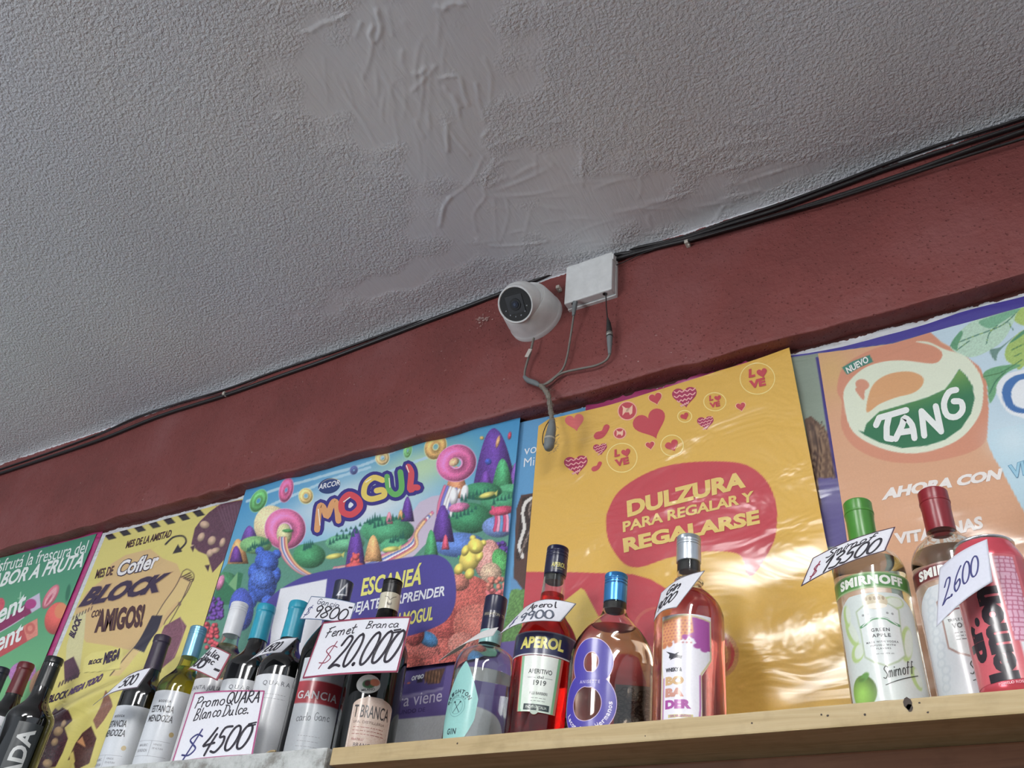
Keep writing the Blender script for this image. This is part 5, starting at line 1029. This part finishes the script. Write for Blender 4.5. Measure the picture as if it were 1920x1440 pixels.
label(b, xl, xr, .01, zl, (232,230,240), p_bob, o_bob, shape=sh_bob)
# two vodkas
def vodka(cp, yb, capmat, band, lab, flav, main, edge_px):
    b = new_bottle('vodka_bottle', lab, 'bottle', cp, yb, .0385, sp_g); zt = zat(b, *cp, .0155)
    cap(b, zt, zt-.052, .0160, capmat, 'plug')
    lathe('cap_ring', [(.0161, zt-.0165), (.0166, zt-.016), (.0166, zt-.014), (.0161, zt-.0135)], capmat, b.root, (b.x, b.y, ZS), 36)
    body(b, [(.0375,0),(.0385,.008),(.0385,zt-.098),(.0380,zt-.086),(.0330,zt-.074),(.0240,zt-.064),(.0180,zt-.059),(.0155,zt-.056),(.0148,zt-.050),(.0148,zt-.003)], GCLEAR, True, WATER, zt-.082)
    z1 = L(b, *edge_px)[1]; W = .054; gd = (214,206,176)
    def p(R): R.C[:] = (196,206,204) if flav else (206,212,216)
    label(b, -W, W, z1-.0185, z1, band, lambda R: (R.poly([(-.07,z1-.0185),(.07,z1-.0185),(.07,z1-.0172),(-.07,z1-.0172)], gd), R.poly([(-.07,z1-.0012),(.07,z1-.0012),(.07,z1),(-.07,z1)], gd)),
      lambda P: P.text('SMIRNOFF', (-.036,z1-.0145), (.036,z1-.0145), (-.036,z1-.0035), (232,234,226), 2, .055, .06, 1.1), 'label', desc='coloured name band')
    zs_, ze = .026, z1-.024; c = .002
    def pm(R):
        R.C[:] = (206,216,212) if flav else (210,216,220); x, z = R.X, R.Y
        if flav:
            for q in ((-.030,.10,.006,.016,20),(-.026,.078,.008,.010,-30),(.026,.085,.007,.020,-15),(.030,.050,.006,.012,10),(.018,.128,.014,.007,10),(-.033,.12,.005,.012,0)): R.ell(q[0], q[1], q[2], q[3], (176,206,120), q[4]); R.ell(q[0]+.0025, q[1]+.001, q[2]*.7, q[3]*.8, (212,222,206), q[4])
            R.ell(-.026, zs_+.012, .0150, .0165, (132,180,62), 0, .35); R.ell(-.022, zs_+.026, .006, .0035, (96,152,60), 30); R.ell(-.026, zs_+.024, .004, .0016, (90,130,50), 0)
        else:
            for i in range(14): R.ell(-.030+.002*(i % 3), .04+.008*i, .006, .005, (198,206,212), 0, hole=.6); 
        zt2 = ze-.012; bc = (170,190,150) if flav else (150,100,80)
        R.poly([(c-.0205,zt2-.030),(c-.0225,zt2-.006),(c-.012,zt2+.000),(c,zt2+.004),(c+.012,zt2),(c+.0225,zt2-.006),(c+.0205,zt2-.030),(c+.0205,zt2-.056),(c+.012,zt2-.063),(c,zt2-.068),(c-.012,zt2-.063),(c-.0205,zt2-.056)], bc)
        R.poly([(c-.0192,zt2-.030),(c-.0210,zt2-.007),(c-.012,zt2-.0015),(c,zt2+.0025),(c+.012,zt2-.0015),(c+.0210,zt2-.007),(c+.0192,zt2-.030),(c+.0192,zt2-.055),(c+.011,zt2-.0615),(c,zt2-.0665),(c-.011,zt2-.0615),(c-.0192,zt2-.055)], (216,224,222))
    def om(P):
        k = (70,74,76); zt2 = ze-.012
        P.ell(c-.001, zt2+.002, .0125, .0085, (208,194,158), 1.5); P.ell(c-.001, zt2-.003, .0110, .0030, (236,230,212), 1.8); [P.ell(c-.001+i*.0042, zt2+.0055, .0014, .0022, (172,152,120), 2) for i in (-2, -1, 0, 1, 2)]
        for x in (-.015, -.010, .009, .014): P.ell(c+x, zt2-.010-abs(x)*.12, .0013, .0013, (150,156,154), 2)
        P.stroke([(c-.019,zt2-.024),(c-.012,zt2-.021),(c-.006,zt2-.017),(c+.006,zt2-.017),(c+.012,zt2-.021),(c+.019,zt2-.024)], .0028, main, 2); P.stroke([(c-.017,zt2-.0235),(c-.006,zt2-.0165),(c+.006,zt2-.0165),(c+.017,zt2-.0235)], .0010, (216,224,222), 3)
        if flav:
            P.text('GREEN', (c-.0095,zt2-.031), (c+.0085,zt2-.031), (c-.0095,zt2-.0272), k, 2, .03, 0, 1.2); P.text('APPLE', (c-.0095,zt2-.037), (c+.0085,zt2-.037), (c-.0095,zt2-.0332), k, 2, .03, 0, 1.2)
            P.text('MADE WITH VODKA', (c-.016,zt2-.043), (c+.015,zt2-.043), (c-.016,zt2-.0408), k, 2, .02, 0, 1.3); P.text('INFUSED WITH', (c-.0125,zt2-.0465), (c+.0115,zt2-.0465), (c-.0125,zt2-.0445), k, 2, .02, 0, 1.3); P.text('FLAVORS', (c-.007,zt2-.050), (c+.0065,zt2-.050), (c-.007,zt2-.048), k, 2, .02, 0, 1.3); P.text('ml vol 35% alc', (c-.008,zt2-.055), (c+.009,zt2-.055), (c-.008,zt2-.0535), (120,130,130), 2)
        else:
            P.text('No. 21', (c-.017,zt2-.012), (c-.008,zt2-.012), (c-.017,zt2-.008), k, 2, .02); P.text('TRIPLE DISTILLED', (c-.015,zt2-.030), (c+.015,zt2-.030), (c-.015,zt2-.027), k, 2, .02)
            P.text('VODKA', (c-.012,zt2-.0375), (c+.012,zt2-.0375), (c-.012,zt2-.032), k, 2, .04, 0, 1.2); small_lines(P, c-.011, c+.011, zt2-.042, 3, .0035, k, .0008, 9)
        P.hand('Smirnoff', (c-.005,zs_+.021), (.0072,.0018), (.0015,.0125), .0010, (60,66,60), 3); P.stroke([(c-.004,zs_+.015),(c+.012,zs_+.021),(c+.030,zs_+.027)], .0008, (60,66,60), 3)
    label(b, -W, W, zs_, ze, (206,216,212), pm, om, 'label', shape=lambda T: (-.046+.020*np.clip((T-.8)/.2, 0, 1)**2, .046-.020*np.clip((T-.8)/.2, 0, 1)**2))
    def o3(P): P.text('TEN TIMES FILTERED', (-.018,.0125), (.026,.0125), (-.018,.0155), (50,52,58), 2, .02, 0, 1.2); P.stroke([(-.022,.001),(-.022,.0155)], .0005, (50,52,58), 2, smooth=0, caps=False); small_lines(P, -.018, .026, .009, 2, .003, (90,92,98), .0006, 5)
    label(b, -.058, .058, .0015, .0175, (196,196,204), lambda R: R.poly([(-.06,.0162),(.06,.0162),(.06,.0175),(-.06,.0175)], (50,50,54)), o3, 'base_label', mat=print_mat('silver_foil_label', .2, .3)).data.materials[0].node_tree.nodes['Principled BSDF'].inputs['Metallic'].default_value = .75
    return b
vodka((1605,932), .975, plain('bright_green_cap', (72,136,50), .3), (70,140,52), 'green capped clear vodka bottle with green band and an apple on its label', True, (92,156,104), (1632,1072))
vodka((1745,911), .985, plain('dark_red_cap', (132,30,40), .3), (112,34,40), 'red capped clear vodka bottle with dark red band, partly behind the pink can', False, (140,60,60), (1745,1058))
for q in TILTED:          # the board is not quite level, these stand a little askew
    q.root.rotation_euler[1] = q.tilt; q.root.location.x -= q.h*math.sin(q.tilt); q.root.location.z += q.r*math.sin(q.tilt)*.9
# can
b = new_bottle('beverage_can', 'coral pink drink can with big black sideways lettering and silver rim', 'can', (1838,1005), .915, .0335, None); zt = zat(b, 1838, 1003, .027)
AL = plain('brushed_aluminium', (206,208,212), .25, .9); r = .0335
lathe('can_body', [(.024, .0), (.0255, .0005), (.0275, .004), (.0320, .010), (r, .0155), (r, zt-.024), (r*.985, zt-.019), (.0300, zt-.0105), (.0272, zt-.0045), (.0268, zt-.002), (.0262, zt-.003)], plain('coral_can_enamel', (212,84,98), .25, .35, coat=.4), b.root, (b.x, b.y, ZS), 64, sharp=60)
lathe('can_rim', [(.0240, zt-.006), (.0255, zt-.006), (.0262, zt-.0035), (.0270, zt-.0030), (.0280, zt-.0018), (.0282, zt-.0006), (.0276, zt), (.0266, zt-.0004), (.0262, zt-.0025), (.0258, zt-.0060), (.0240, zt-.0064), (.004, zt-.0055)], AL, b.root, (b.x, b.y, ZS), 64, sharp=60)
b.r = r
def p_can(R):
    R.C[:] = (214,88,100)
    R.poly([(.017,.014),(.034,.014),(.034,zt-.030),(.017,zt-.030)], (214,88,100)); 
    m = (R.X > .0065) & (R.X < .0235) & (R.Y > .050) & (R.Y < zt-.027); col = np.array((226,170,196)); R.C[m] = col
    j = np.floor((R.Y)/.0042).astype(int); f = ((R.Y/.0042) % 1 < .22) | (((R.X+.0021*(j % 2)+.0013*(j % 3))/.0048) % 1 < .2); R.C[m & f] = (190,96,126)
    R.poly([(.010,.018),(.028,.018),(.028,.050),(.010,.050)], (226,226,230)); m = (R.X > .027) & (R.Y > .01); R.C[m] = (190,64,80)
    R.poly([(-.05,zt-.021),(.05,zt-.021),(.05,zt-.018),(-.05,zt-.018)], (196,70,84))
def o_can(P):
    k = (44,36,44)
    P.text('dr.', (-.0195,.036), (-.0195,.078), (-.0375,.036), k, 2, .06); P.text('lemon', (.0030,.016), (.0030,.104), (-.0235,.016), k, 2, .065)
    P.text('POMELO ROSADO', (-.016,.0125), (.012,.0125), (-.016,.0148), (226,170,180), 2, .01); P.text('DR', (.012,.036), (.020,.036), (.012,.044), k, 2, .04)
label(b, -.058, .058, .0165, zt-.024, (214,88,100), p_can, o_can, 'label', mat=print_mat('metallic_can_print', .25, .4), dr=.0003)
# ---------------- hand written price cards ----------------
MPAPER = print_mat('white_card_paper', .5, .05)
def card(lab, TL, TR, BR, BL, dep, draw, border=(150,34,74), bw=.02, bend=0, curl=None, cell=None, group='hand written price cards', bg=(222,222,230)):
    """corner photo points and their distances from the viewer's plane; draw(P, u, v) in card units: 0..1 across, 0..1 up"""
    C = [np.array(q, float) for q in (TL, TR, BR, BL)]; d = dep if hasattr(dep, '__len__') else [dep]*4
    W = [una(c[0], c[1], dd) for c, dd in zip(C, d)]; w_ = np.linalg.norm(W[1]-W[0]); h_ = np.linalg.norm(W[3]-W[0]); asp = w_/h_
    nrm = np.cross(W[1]-W[0], W[3]-W[0]); nrm /= np.linalg.norm(nrm); nrm = -nrm if nrm[1] > 0 else nrm
    def fm(s, t, off):
        s = s/asp; a = (1-s)[:,None]; b = s[:,None]; e = t[:,None]; f = (1-t)[:,None]
        P = (W[0]*a+W[1]*b)*e + (W[3]*a+W[2]*b)*f; k = bend*np.sin(np.pi*np.clip(s, 0, 1)) + (curl(s, t) if curl else 0)
        return P + nrm*(k+off)[:,None]
    n = 26; m = 18; S, T = np.meshgrid(np.linspace(0, asp, n), np.linspace(0, 1, m)); P = Print(); draw(P, asp)
    if border is not None:
        q = bw/2; P.stroke([(q,q),(asp-q,q),(asp-q,1-q),(q,1-q)], bw, border, 1, True, 0)
    o = P.build('price_card', None, MPAPER, fm, (np.stack([S.ravel(), T.ravel()], 1), grid_faces(n, m), np.zeros((n*m, 3))+bg), .0002, (np.linspace(0, asp, n), np.linspace(0, 1, m)))
    mo = o.modifiers.new('thickness', 'SOLIDIFY'); mo.thickness = .0004; mo.offset = 1
    tag(o, lab, 'price card', group); return o
INK = (36,30,44); RI = (150,40,74); BI = (48,52,120)
def d_fer(P, a):
    P.hand('Fernet', (a*.10,.70), (a*.115,.010), (.03,.17), .018, INK); P.hand('Branca', (a*.55,.80), (a*.105,.0), (.03,.13), .014, INK)
    P.hand('$', (a*.13,.20), (a*.22,0), (.08,.36), .016, RI); P.hand('20.000', (a*.27,.12), (a*.195,.02), (.16,.56), .042, (36,28,44), 3); P.hand('=', (a*.86,.50), (a*.14,.0), (0,.26), .03, INK)
card('large white card with crimson border reading Fernet Branca 20.000', (606,1167), (772,1156), (746,1261), (567,1273), (.925,.925,.915,.915), d_fer, bend=.004, bw=.03)
def d_gan(P, a):
    P.hand('Gancia', (a*.22,.68), (a*.16,-.02), (.03,.24), .028, (70,80,100)); P.hand('$', (a*.05,.14), (a*.17,0), (.08,.42), .03, BI); P.hand('9800', (a*.24,.10), (a*.27,.0), (.10,.52), .055, INK, 3); P.hand('=', (a*.90,.52), (a*.14,0), (0,.25), .035, INK)
card('small white card reading Gancia 9800 hanging at the navy capped bottle', (584,1118), (668,1131), (655,1170), (562,1161), (.955,.955,.95,.95), d_gan, border=(80,110,150), bw=.03, bend=.004)
def d_pro(P, a):
    P.hand('Promo', (a*.08,.76), (a*.155,.006), (.02,.16), .016, INK); P.hand('QUARA', (a*.52,.79), (a*.135,.006), (.02,.18), .020, INK); P.hand('Blanco', (a*.12,.57), (a*.12,.012), (.02,.17), .015, INK); P.hand('Dulce.', (a*.52,.60), (a*.125,.012), (.02,.17), .015, INK)
    P.hand('$', (a*.10,.05), (a*.30,.0), (.08,.34), .024, BI); P.hand('4500', (a*.34,.06), (a*.225,.02), (.10,.36), .032, INK, 3); P.hand('=', (a*.88,.26), (a*.20,.03), (0,.22), .022, INK)
o = card('tall white card reading Promo QUARA Blanco Dulce 4500 on the grey shelf edge', (365,1299), (497,1295), (474,1417), (322,1432), (.890,.890,.868,.868), d_pro, border=(184,70,130), bw=.022, bend=.003)
def d_est(P, a): P.hand('7500', (a*.45,.22), (a*.17,0), (-.12,.55), .08, INK); P.hand('$', (a*.22,.2), (a*.15,0), (-.1,.55), .05, BI)
card('crumpled card reading 7500 lying across the neck of the plum capsule bottle', (212,1294), (286,1250), (258,1290), (174,1323), (.955,.94,.945,.945), d_est, border=(90,60,80), bw=.05, bend=.008)
def d_ros(P, a):
    P.hand('Julia', (a*.30,.66), (a*.22,-.02), (.02,.26), .035, INK); P.hand('blanc', (a*.38,.44), (a*.15,-.02), (.02,.24), .03, INK); P.hand('900', (a*.05,.14), (a*.30,-.01), (.02,.34), .05, INK, 3); P.hand('=', (a*.85,.08), (a*.2,0), (0,.26), .04, INK)
card('curved card with black handwriting resting on the rose bottle shoulder', (398,1216), (434,1227), (408,1277), (352,1256), (.955,.955,.95,.95), d_ros, border=(160,60,80), bw=.04, bend=.016)
def d_qua(P, a): P.hand('$', (a*.24,.2), (a*.12,0), (-.05,.55), .05, INK); P.hand('4500', (a*.40,.2), (a*.16,0), (-.05,.55), .07, INK)
card('slanted card with black handwriting around the neck of the right teal bottle', (500,1213), (560,1195), (528,1224), (460,1244), (.935,.925,.935,.93), d_qua, border=(60,60,70), bw=.04, bend=.006)
def d_ape(P, a): P.hand('Aperol', (a*.30,.64), (a*.17,.0), (-.10,.26), .03, INK); P.hand('$', (a*.16,.14), (a*.12,0), (-.12,.36), .03, BI); P.hand('9900', (a*.34,.12), (a*.22,.0), (-.14,.38), .045, (84,92,110), 3)
card('curved card reading Aperol 9900 wrapped on the shoulder of the red aperitif bottle', (985,1139), (1081,1132), (1052,1166), (934,1192), (.95,.94,.94,.94), d_ape, border=(90,90,100), bw=.02, bend=.012)
card('long bare grey card seen edge on behind the mint label gin bottle neck', (866,1217), (935,1176), (925,1192), (822,1240), (.955,.945,.945,.95), lambda P, a: None, border=None, bend=.006, bg=(206,202,200))
def d_bob(P, a): P.hand('Gin', (a*.25,.62), (a*.30,0), (.05,.25), .05, INK); P.hand('9000', (a*.04,.22), (a*.26,0), (.05,.30), .05, INK)
card('folded white card hanging from the neck of the pink gin bottle', (1240,1112), (1322,1070), (1268,1140), (1226,1166), (.95,.945,.93,.935), d_bob, border=(120,110,120), bw=.02, bend=.006)
def d_smi(P, a): P.hand('Smirnof', (a*.22,.66), (a*.16,.0), (.08,.26), .035, INK); P.hand('$', (a*.09,.14), (a*.12,0), (.02,.46), .04, RI); P.hand('13500', (a*.22,.08), (a*.225,.0), (.10,.55), .065, INK, 3)
card('white card reading Smirnof 13500 across the green capped bottle', (1524,1047), (1679,988), (1660,1033), (1502,1100), (.935,.935,.93,.93), d_smi, border=(70,30,60), bw=.035, bend=.006)
def d_can(P, a): P.hand('2.600', (a*.12,.25), (a*.25,.03), (.02,.42), .024, BI)
card('plain white paper reading 2.600 stuck between red vodka and pink can', (1762,1066), (1851,1011), (1861,1091), (1756,1176), (.878,.868,.862,.868), d_can, border=None, bend=.004, bg=(206,208,222))
# ---------------- security camera, junction box, cables ----------------
WHT = plain('white_plastic_housing', (222,224,224), .32, coat=.2); DRK = plain('smoked_black_lens_window', (16,18,22), .08, coat=1.0, spec=.8)
cx, czv = un(1006, 597, YB).x, un(1006, 597, YB).z
scm = empty('security_camera', (cx, YB, czv), 'white turret security camera on the red beam, looking down left', 'security camera')
def lathe_axis(name, prof, mat, parent, origin, axis, seg=64, sharp=35):
    V, F = lathe_data(prof, seg); q = Vector((0,0,1)).rotation_difference(Vector(axis).normalized()); V = [tuple(q @ Vector(v) + Vector(origin)) for v in V]
    o = link(name, mesh_np(name, V, F), mat, parent); auto_smooth(o, sharp); return o
o_ = (cx, YB+.003, czv)
lathe_axis('base', [(.052, 0), (.0545, .001), (.0545, .010), (.0535, .012), (.0530, .0135), (.0525, .024), (.0490, .046), (.0475, .052), (.0455, .0545), (.0425, .0550), (.041, .048), (.01, .047)], WHT, scm, o_, (0,-1,0))
ballc = Vector((cx+.000, YB-.058, czv-.009)); target = Vector((-.25, 0, CZ-.05)); ax = (Vector((.02,-1.0,-1.08))).normalized()
pb = []
R0 = .0400
for i in range(26):
    a = math.radians(-75+i*5.4); pb.append((R0*math.cos(a), R0*math.sin(a)))
pb = [p for p in pb if p[1] < R0*.52]; e0 = pb[-1][0]
pb += [(e0, R0*.56), (e0-.0004, R0*.66), (e0-.0016, R0*.70), (e0-.0035, R0*.70), (e0-.0045, R0*.66)]
lathe_axis('ball', pb, WHT, scm, ballc, ax)
fc = ballc + ax*R0*.655
lens = lathe_axis('lens_window', [(e0-.0042, -.001), (e0-.0045, .0005), (.001, .0006)], DRK, scm, fc, ax)
q = Vector((0,0,1)).rotation_difference(ax)
def on_face(name, build, mat):
    bm = bmesh.new(); build(bm)
    for v in bm.verts: v.co = q @ v.co + fc
    me = bpy.data.meshes.new(name); bm.to_mesh(me); bm.free(); o = link(name, me, mat, lens); return o
def fr(bm):
    bmesh.ops.create_cube(bm, size=1)
    for v in bm.verts: v.co = Vector((v.co.x*.034, v.co.y*.034, v.co.z*.0016+.0010))
    bmesh.ops.bevel(bm, geom=bm.edges[:], offset=.0007, segments=2, affect='EDGES')
on_face('lens_frame', fr, plain('black_plastic_frame', (34,36,42), .35))
for rr, z0, mt, nm in ((.0115, .0022, plain('black_ring_plastic', (20,22,26), .3), 'lens_barrel'), (.0070, .0034, plain('dark_blue_lens_glass', (26,34,52), .05, coat=1.0), 'lens_glass'), (.0030, .0044, plain('lens_pupil', (70,80,100), .1), 'lens_iris')):
    on_face(nm, lambda bm: bmesh.ops.create_cone(bm, cap_ends=True, segments=32, radius1=rr, radius2=rr*.92, depth=.0018, matrix=Matrix.Translation((0,0,z0))), mt)
for k in range(6):
    a = math.radians(200+k*28); on_face('infrared_led', lambda bm: bmesh.ops.create_uvsphere(bm, u_segments=10, v_segments=6, radius=.0014, matrix=Matrix.Translation((.0225*math.cos(a), .0225*math.sin(a), .0012))), plain('clear_led', (150,156,166), .1))
lb = lathe_axis('ring', [(.0425, 0), (.0432, .0008), (.0432, .0024), (.0425, .0032), (.0400, .0034)], WHT, scm, (cx, YB-.0505, czv), (0,-1,0))
# junction box
A = un(1157, 551, YB); Bp = una(1148, 541, 1.0); yf = YB*0+ (A.x-.0015)/Bp[0]; yf = min(max(yf, YB-.045), YB-.022)
pl = una(1062, 500, yf); pr_ = una(1148, 500, yf); ptop = una(1146, 472, yf)[2]; pbot = una(1148, 541, yf)[2]
jb = empty('junction_box', ((pl[0]+pr_[0])/2, YB, pbot), 'white square junction box mounted on the red beam beside the camera', 'junction box')
box('body', (pl[0], YB-.006, pbot-.002), (pr_[0]+.001, YB+.002, ptop+.001), WHT, jb, .001)
box('cover', (pl[0], yf, pbot), (pr_[0], YB-.0062, ptop), WHT, jb, .0035, 4)
for px, py, rx in ((1078,566,.0042),(1136,549,.004)):
    p = una(px, py, (yf+YB)/2); lathe('cable_opening', [(rx, pbot-.0006), (rx, pbot+.0006)], plain('black_opening', (18,16,16), .7), jb, (p[0], (yf+YB)/2-.004, 0), 20)
box('side_latch', (pr_[0]-.0005, YB-.022, ptop-.020), (pr_[0]+.002, YB-.010, ptop-.006), WHT, jb, .0008)
# camera leads
GR = plain('dusty_grey_cable_sheath', (120,118,112), .6, bumps=(300,.4,.001)); GR2 = plain('grey_plug_rubber', (112,118,120), .5, bumps=(200,.3,.001)); BK = plain('dusty_black_cable', (30,26,28), .45, bumps=(120,.3,.001)); DUST = plain('clumped_grey_dust', (126,120,110), .9, bumps=(260,1.0,.003))
yc = YB-.010
P3 = lambda px, py, d=.010: un(px, py, YB-d)
cc = empty('camera_cable', P3(1018, 722), 'grey camera lead with splitter, plugs and a dusty hanging end below the camera and box', 'cable')
tube('lead', [P3(1001,634,.012), P3(998,645,.014), P3(994,662,.012), P3(988,680), P3(984,697), P3(984,710)], .0021, GR, cc, 8, .1)
tube('ferrite_sleeve', [P3(983,706), P3(990,713,.011), P3(1003,718,.012), P3(1012,723,.012)], [.0030,.0048,.0050,.0032], GR2, cc, 12)
tube('lead', [P3(1012,722,.012), P3(1022,720,.011), P3(1040,707,.010), P3(1055,692), P3(1063,670), P3(1069,636), P3(1073,610,.014), P3(1076,588,.018)], .0018, GR, cc, 8, .08)
tube('lead', [P3(1014,723,.013), P3(1030,717,.013), P3(1046,704,.012), P3(1062,697), P3(1090,691), P3(1118,685), P3(1137,675), P3(1144,662,.012)], .0020, GR, cc, 8, .08)
tube('plug', [P3(1079,566,.022), P3(1077,577,.020), P3(1075,592,.018)], [.0048,.0044,.0026], GR2, cc, 14)
tube('connector', [P3(1143,664,.012), P3(1143,648,.013), P3(1143,634,.014), P3(1143,632,.014)], [.0026,.0042,.0054,.0050], GR2, cc, 14)
tube('connector', [P3(1143,632,.014), P3(1142,617,.014), P3(1141,605,.015), P3(1139,596,.015)], [.0056,.0050,.0036,.0014], plain('black_plug', (40,38,38), .5), cc, 14)
tube('connector_ring', [P3(1143,630,.014), P3(1142.8,624,.014)], [.0060,.0060], plain('steel_ring', (150,150,144), .4, .6), cc, 14, 0, 0)
tube('lead', [P3(1139,597,.015), P3(1137,575,.018), P3(1136,549,.022)], .0011, BK, cc, 8)
tube('hanging_tail', [P3(1013,722,.013), P3(1020,729,.013), P3(1028,742,.016), P3(1031,760,.020), P3(1034,780,.024), P3(1036,795,.026)], .0042, DUST, cc, 10, .5)
tube('plug', [P3(1035,790,.026), P3(1034,805,.026), P3(1031,822,.026), P3(1029,838,.026), P3(1029,844,.026)], [.0050,.0075,.0088,.0085,.004], GR2, cc, 16, .05)
tube('plug_ring', [P3(1031,822,.026), P3(1030.6,825,.026)], [.0094,.0094], plain('pale_worn_ring', (176,172,160), .5), cc, 16, 0, 0)
tube('loop_wire', [P3(1033,785,.024), P3(1024,798,.020), P3(1018,815,.018), P3(1018,832,.018), P3(1025,843,.020)], .0009, BK, cc, 6)
t_ = box('cable_tag', (-.004,-.0008,-.009), (.004,.0008,.009), plain('grubby_white_tape', (190,184,176), .6), None, .0003); t_.parent = cc
t_.matrix_world = Matrix.Translation(P3(991,662,.015)) @ Matrix.Rotation(math.radians(24), 4, 'Y')
t_.matrix_parent_inverse = Matrix.Identity(4); t_.location = Vector(P3(991,662,.016))-cc.location; t_.rotation_euler = (0, math.radians(24), 0); t_['label'] = 'grubby white tape flag'
# fuzz of dust hairs on the tail
bm = bmesh.new(); rg = random.Random(3)
for i in range(150):
    t = rg.random(); p = P3(*[(1028,742),(1031,765),(1034,785),(1037,805),(1039,825),(1036,840)][int(t*5.99)], .024)+Vector((rg.uniform(-.004,.006), rg.uniform(-.004,.004), rg.uniform(-.012,.012)))
    e = p+Vector((rg.uniform(-.006,.008), rg.uniform(-.004,.002), rg.uniform(-.005,.005))); tube_bm(bm, [p, (p+e)/2+Vector((.001,0,.001)), e], .00022, 4)
me = bpy.data.meshes.new('dust_fuzz'); bm.to_mesh(me); bm.free(); o = link('dust_fuzz', me, DUST, cc); o['kind'] = 'stuff'
# black cables along the top of the beam
def cable(pts, d, r, lab, mat=None, wob=0, n=6):
    o = tube('wall_cable', [un(x, y, YB-d) for x, y in pts], r, mat or BK, None, 8, wob, n); tag(o, lab, 'cable', 'black cables clipped along the top of the red beam'); return o
cable([(-40,900),(0,888),(120,848),(200,820),(300,780),(420,742),(540,700),(600,679),(700,641),(800,603),(870,577),(940,550),(1000,527),(1060,503)], .0050, .0044, 'lower black cable along the left part of the beam, passing behind the camera')
cable([(-40,893),(0,880),(100,846),(190,812),(250,785),(330,758),(420,731),(520,695),(620,662),(720,626),(820,588),(900,558),(960,535),(1020,514),(1060,499)], .0035, .0026, 'upper thin black cable along the left part of the beam')
cable([(180,818),(230,797),(280,776),(350,752),(430,735),(480,713)], .0095, .0011, 'thin glossy loose wire sagging at the left stretch of the beam', plain('worn_dark_wire', (60,50,54), .3))
cable([(1152,488),(1180,478),(1240,462),(1290,450),(1360,432),(1440,409),(1527,382),(1620,352),(1720,318),(1820,281),(1960,232),(2120,179),(2320,114)], .0055, .0042, 'thick black cable leaving the box, lowest of the right bundle')
cable([(1153,478),(1200,470),(1250,456),(1290,445),(1370,420),(1460,392),(1560,355),(1660,318),(1760,285),(1860,253),(1960,220),(2120,167),(2320,102)], .0045, .0038, 'thick black cable in the middle of the right bundle')
cable([(1154,472),(1200,463),(1260,450),(1292,441),(1380,410),(1470,380),(1560,347),(1660,308),(1760,272),(1860,241),(1960,208),(2120,155),(2320,90)], .0040, .0030, 'thin black cable on top of the right bundle')
cable([(1290,452),(1380,426),(1470,400),(1560,375),(1640,349),(1740,316),(1840,284),(1960,247),(2120,194),(2320,129)], .0110, .0024, 'black cable standing proud below the right bundle near the frame edge')
cable([(1156,497),(1175,489),(1200,477),(1230,466)], .0060, .0010, 'thin stray wire running into the box side')
CL = plain('white_clip_plastic', (196,190,180), .5)
for px, py, lab in ((420,737,'small white cable clip left of the camera, on the left cables'), (1287,453,'small white cable clip right of the junction box'), (1046,538,'small white cable clip between the camera and the box')):
    p = un(px, py, YB-.010); o = box('cable_clip', (p.x-.0035, YB-.0125, p.z-.005), (p.x+.0035, YB+.002, p.z+.003), CL, None, .0012); bm = bmesh.new(); bm.from_mesh(o.data)
    bmesh.ops.create_cone(bm, cap_ends=True, segments=12, radius1=.0022, radius2=.0018, depth=.003, matrix=Matrix.Translation((p.x+.0028, YB-.006, p.z-.006)) @ Matrix.Rotation(math.pi/2, 4, 'X')); bm.to_mesh(o.data); bm.free(); tag(o, lab, 'cable clip')
# plaster smudge on the beam left of the camera
bm = bmesh.new(); rg = random.Random(9)
for i in range(46):
    p = un(906+rg.gauss(0, 9), 600+rg.gauss(0, 5), YB); a0 = rg.random()*6; r_ = rg.uniform(.0010,.0030)
    vs_ = [bm.verts.new((p.x+r_*rg.uniform(.5,1.3)*math.cos(a0+k), YB-.0026-rg.random()*.0006, p.z+r_*.7*rg.uniform(.5,1.3)*math.sin(a0+k))) for k in range(6)]; bm.faces.new(vs_)
me = bpy.data.meshes.new('plaster_flecks'); bm.to_mesh(me); bm.free(); o = link('plaster_flecks', me, plain('pale_plaster_dust', (168,140,134), .8)); tag(o, 'pale plaster flecks smeared on the red beam left of the camera', 'stain', None, 'stuff')
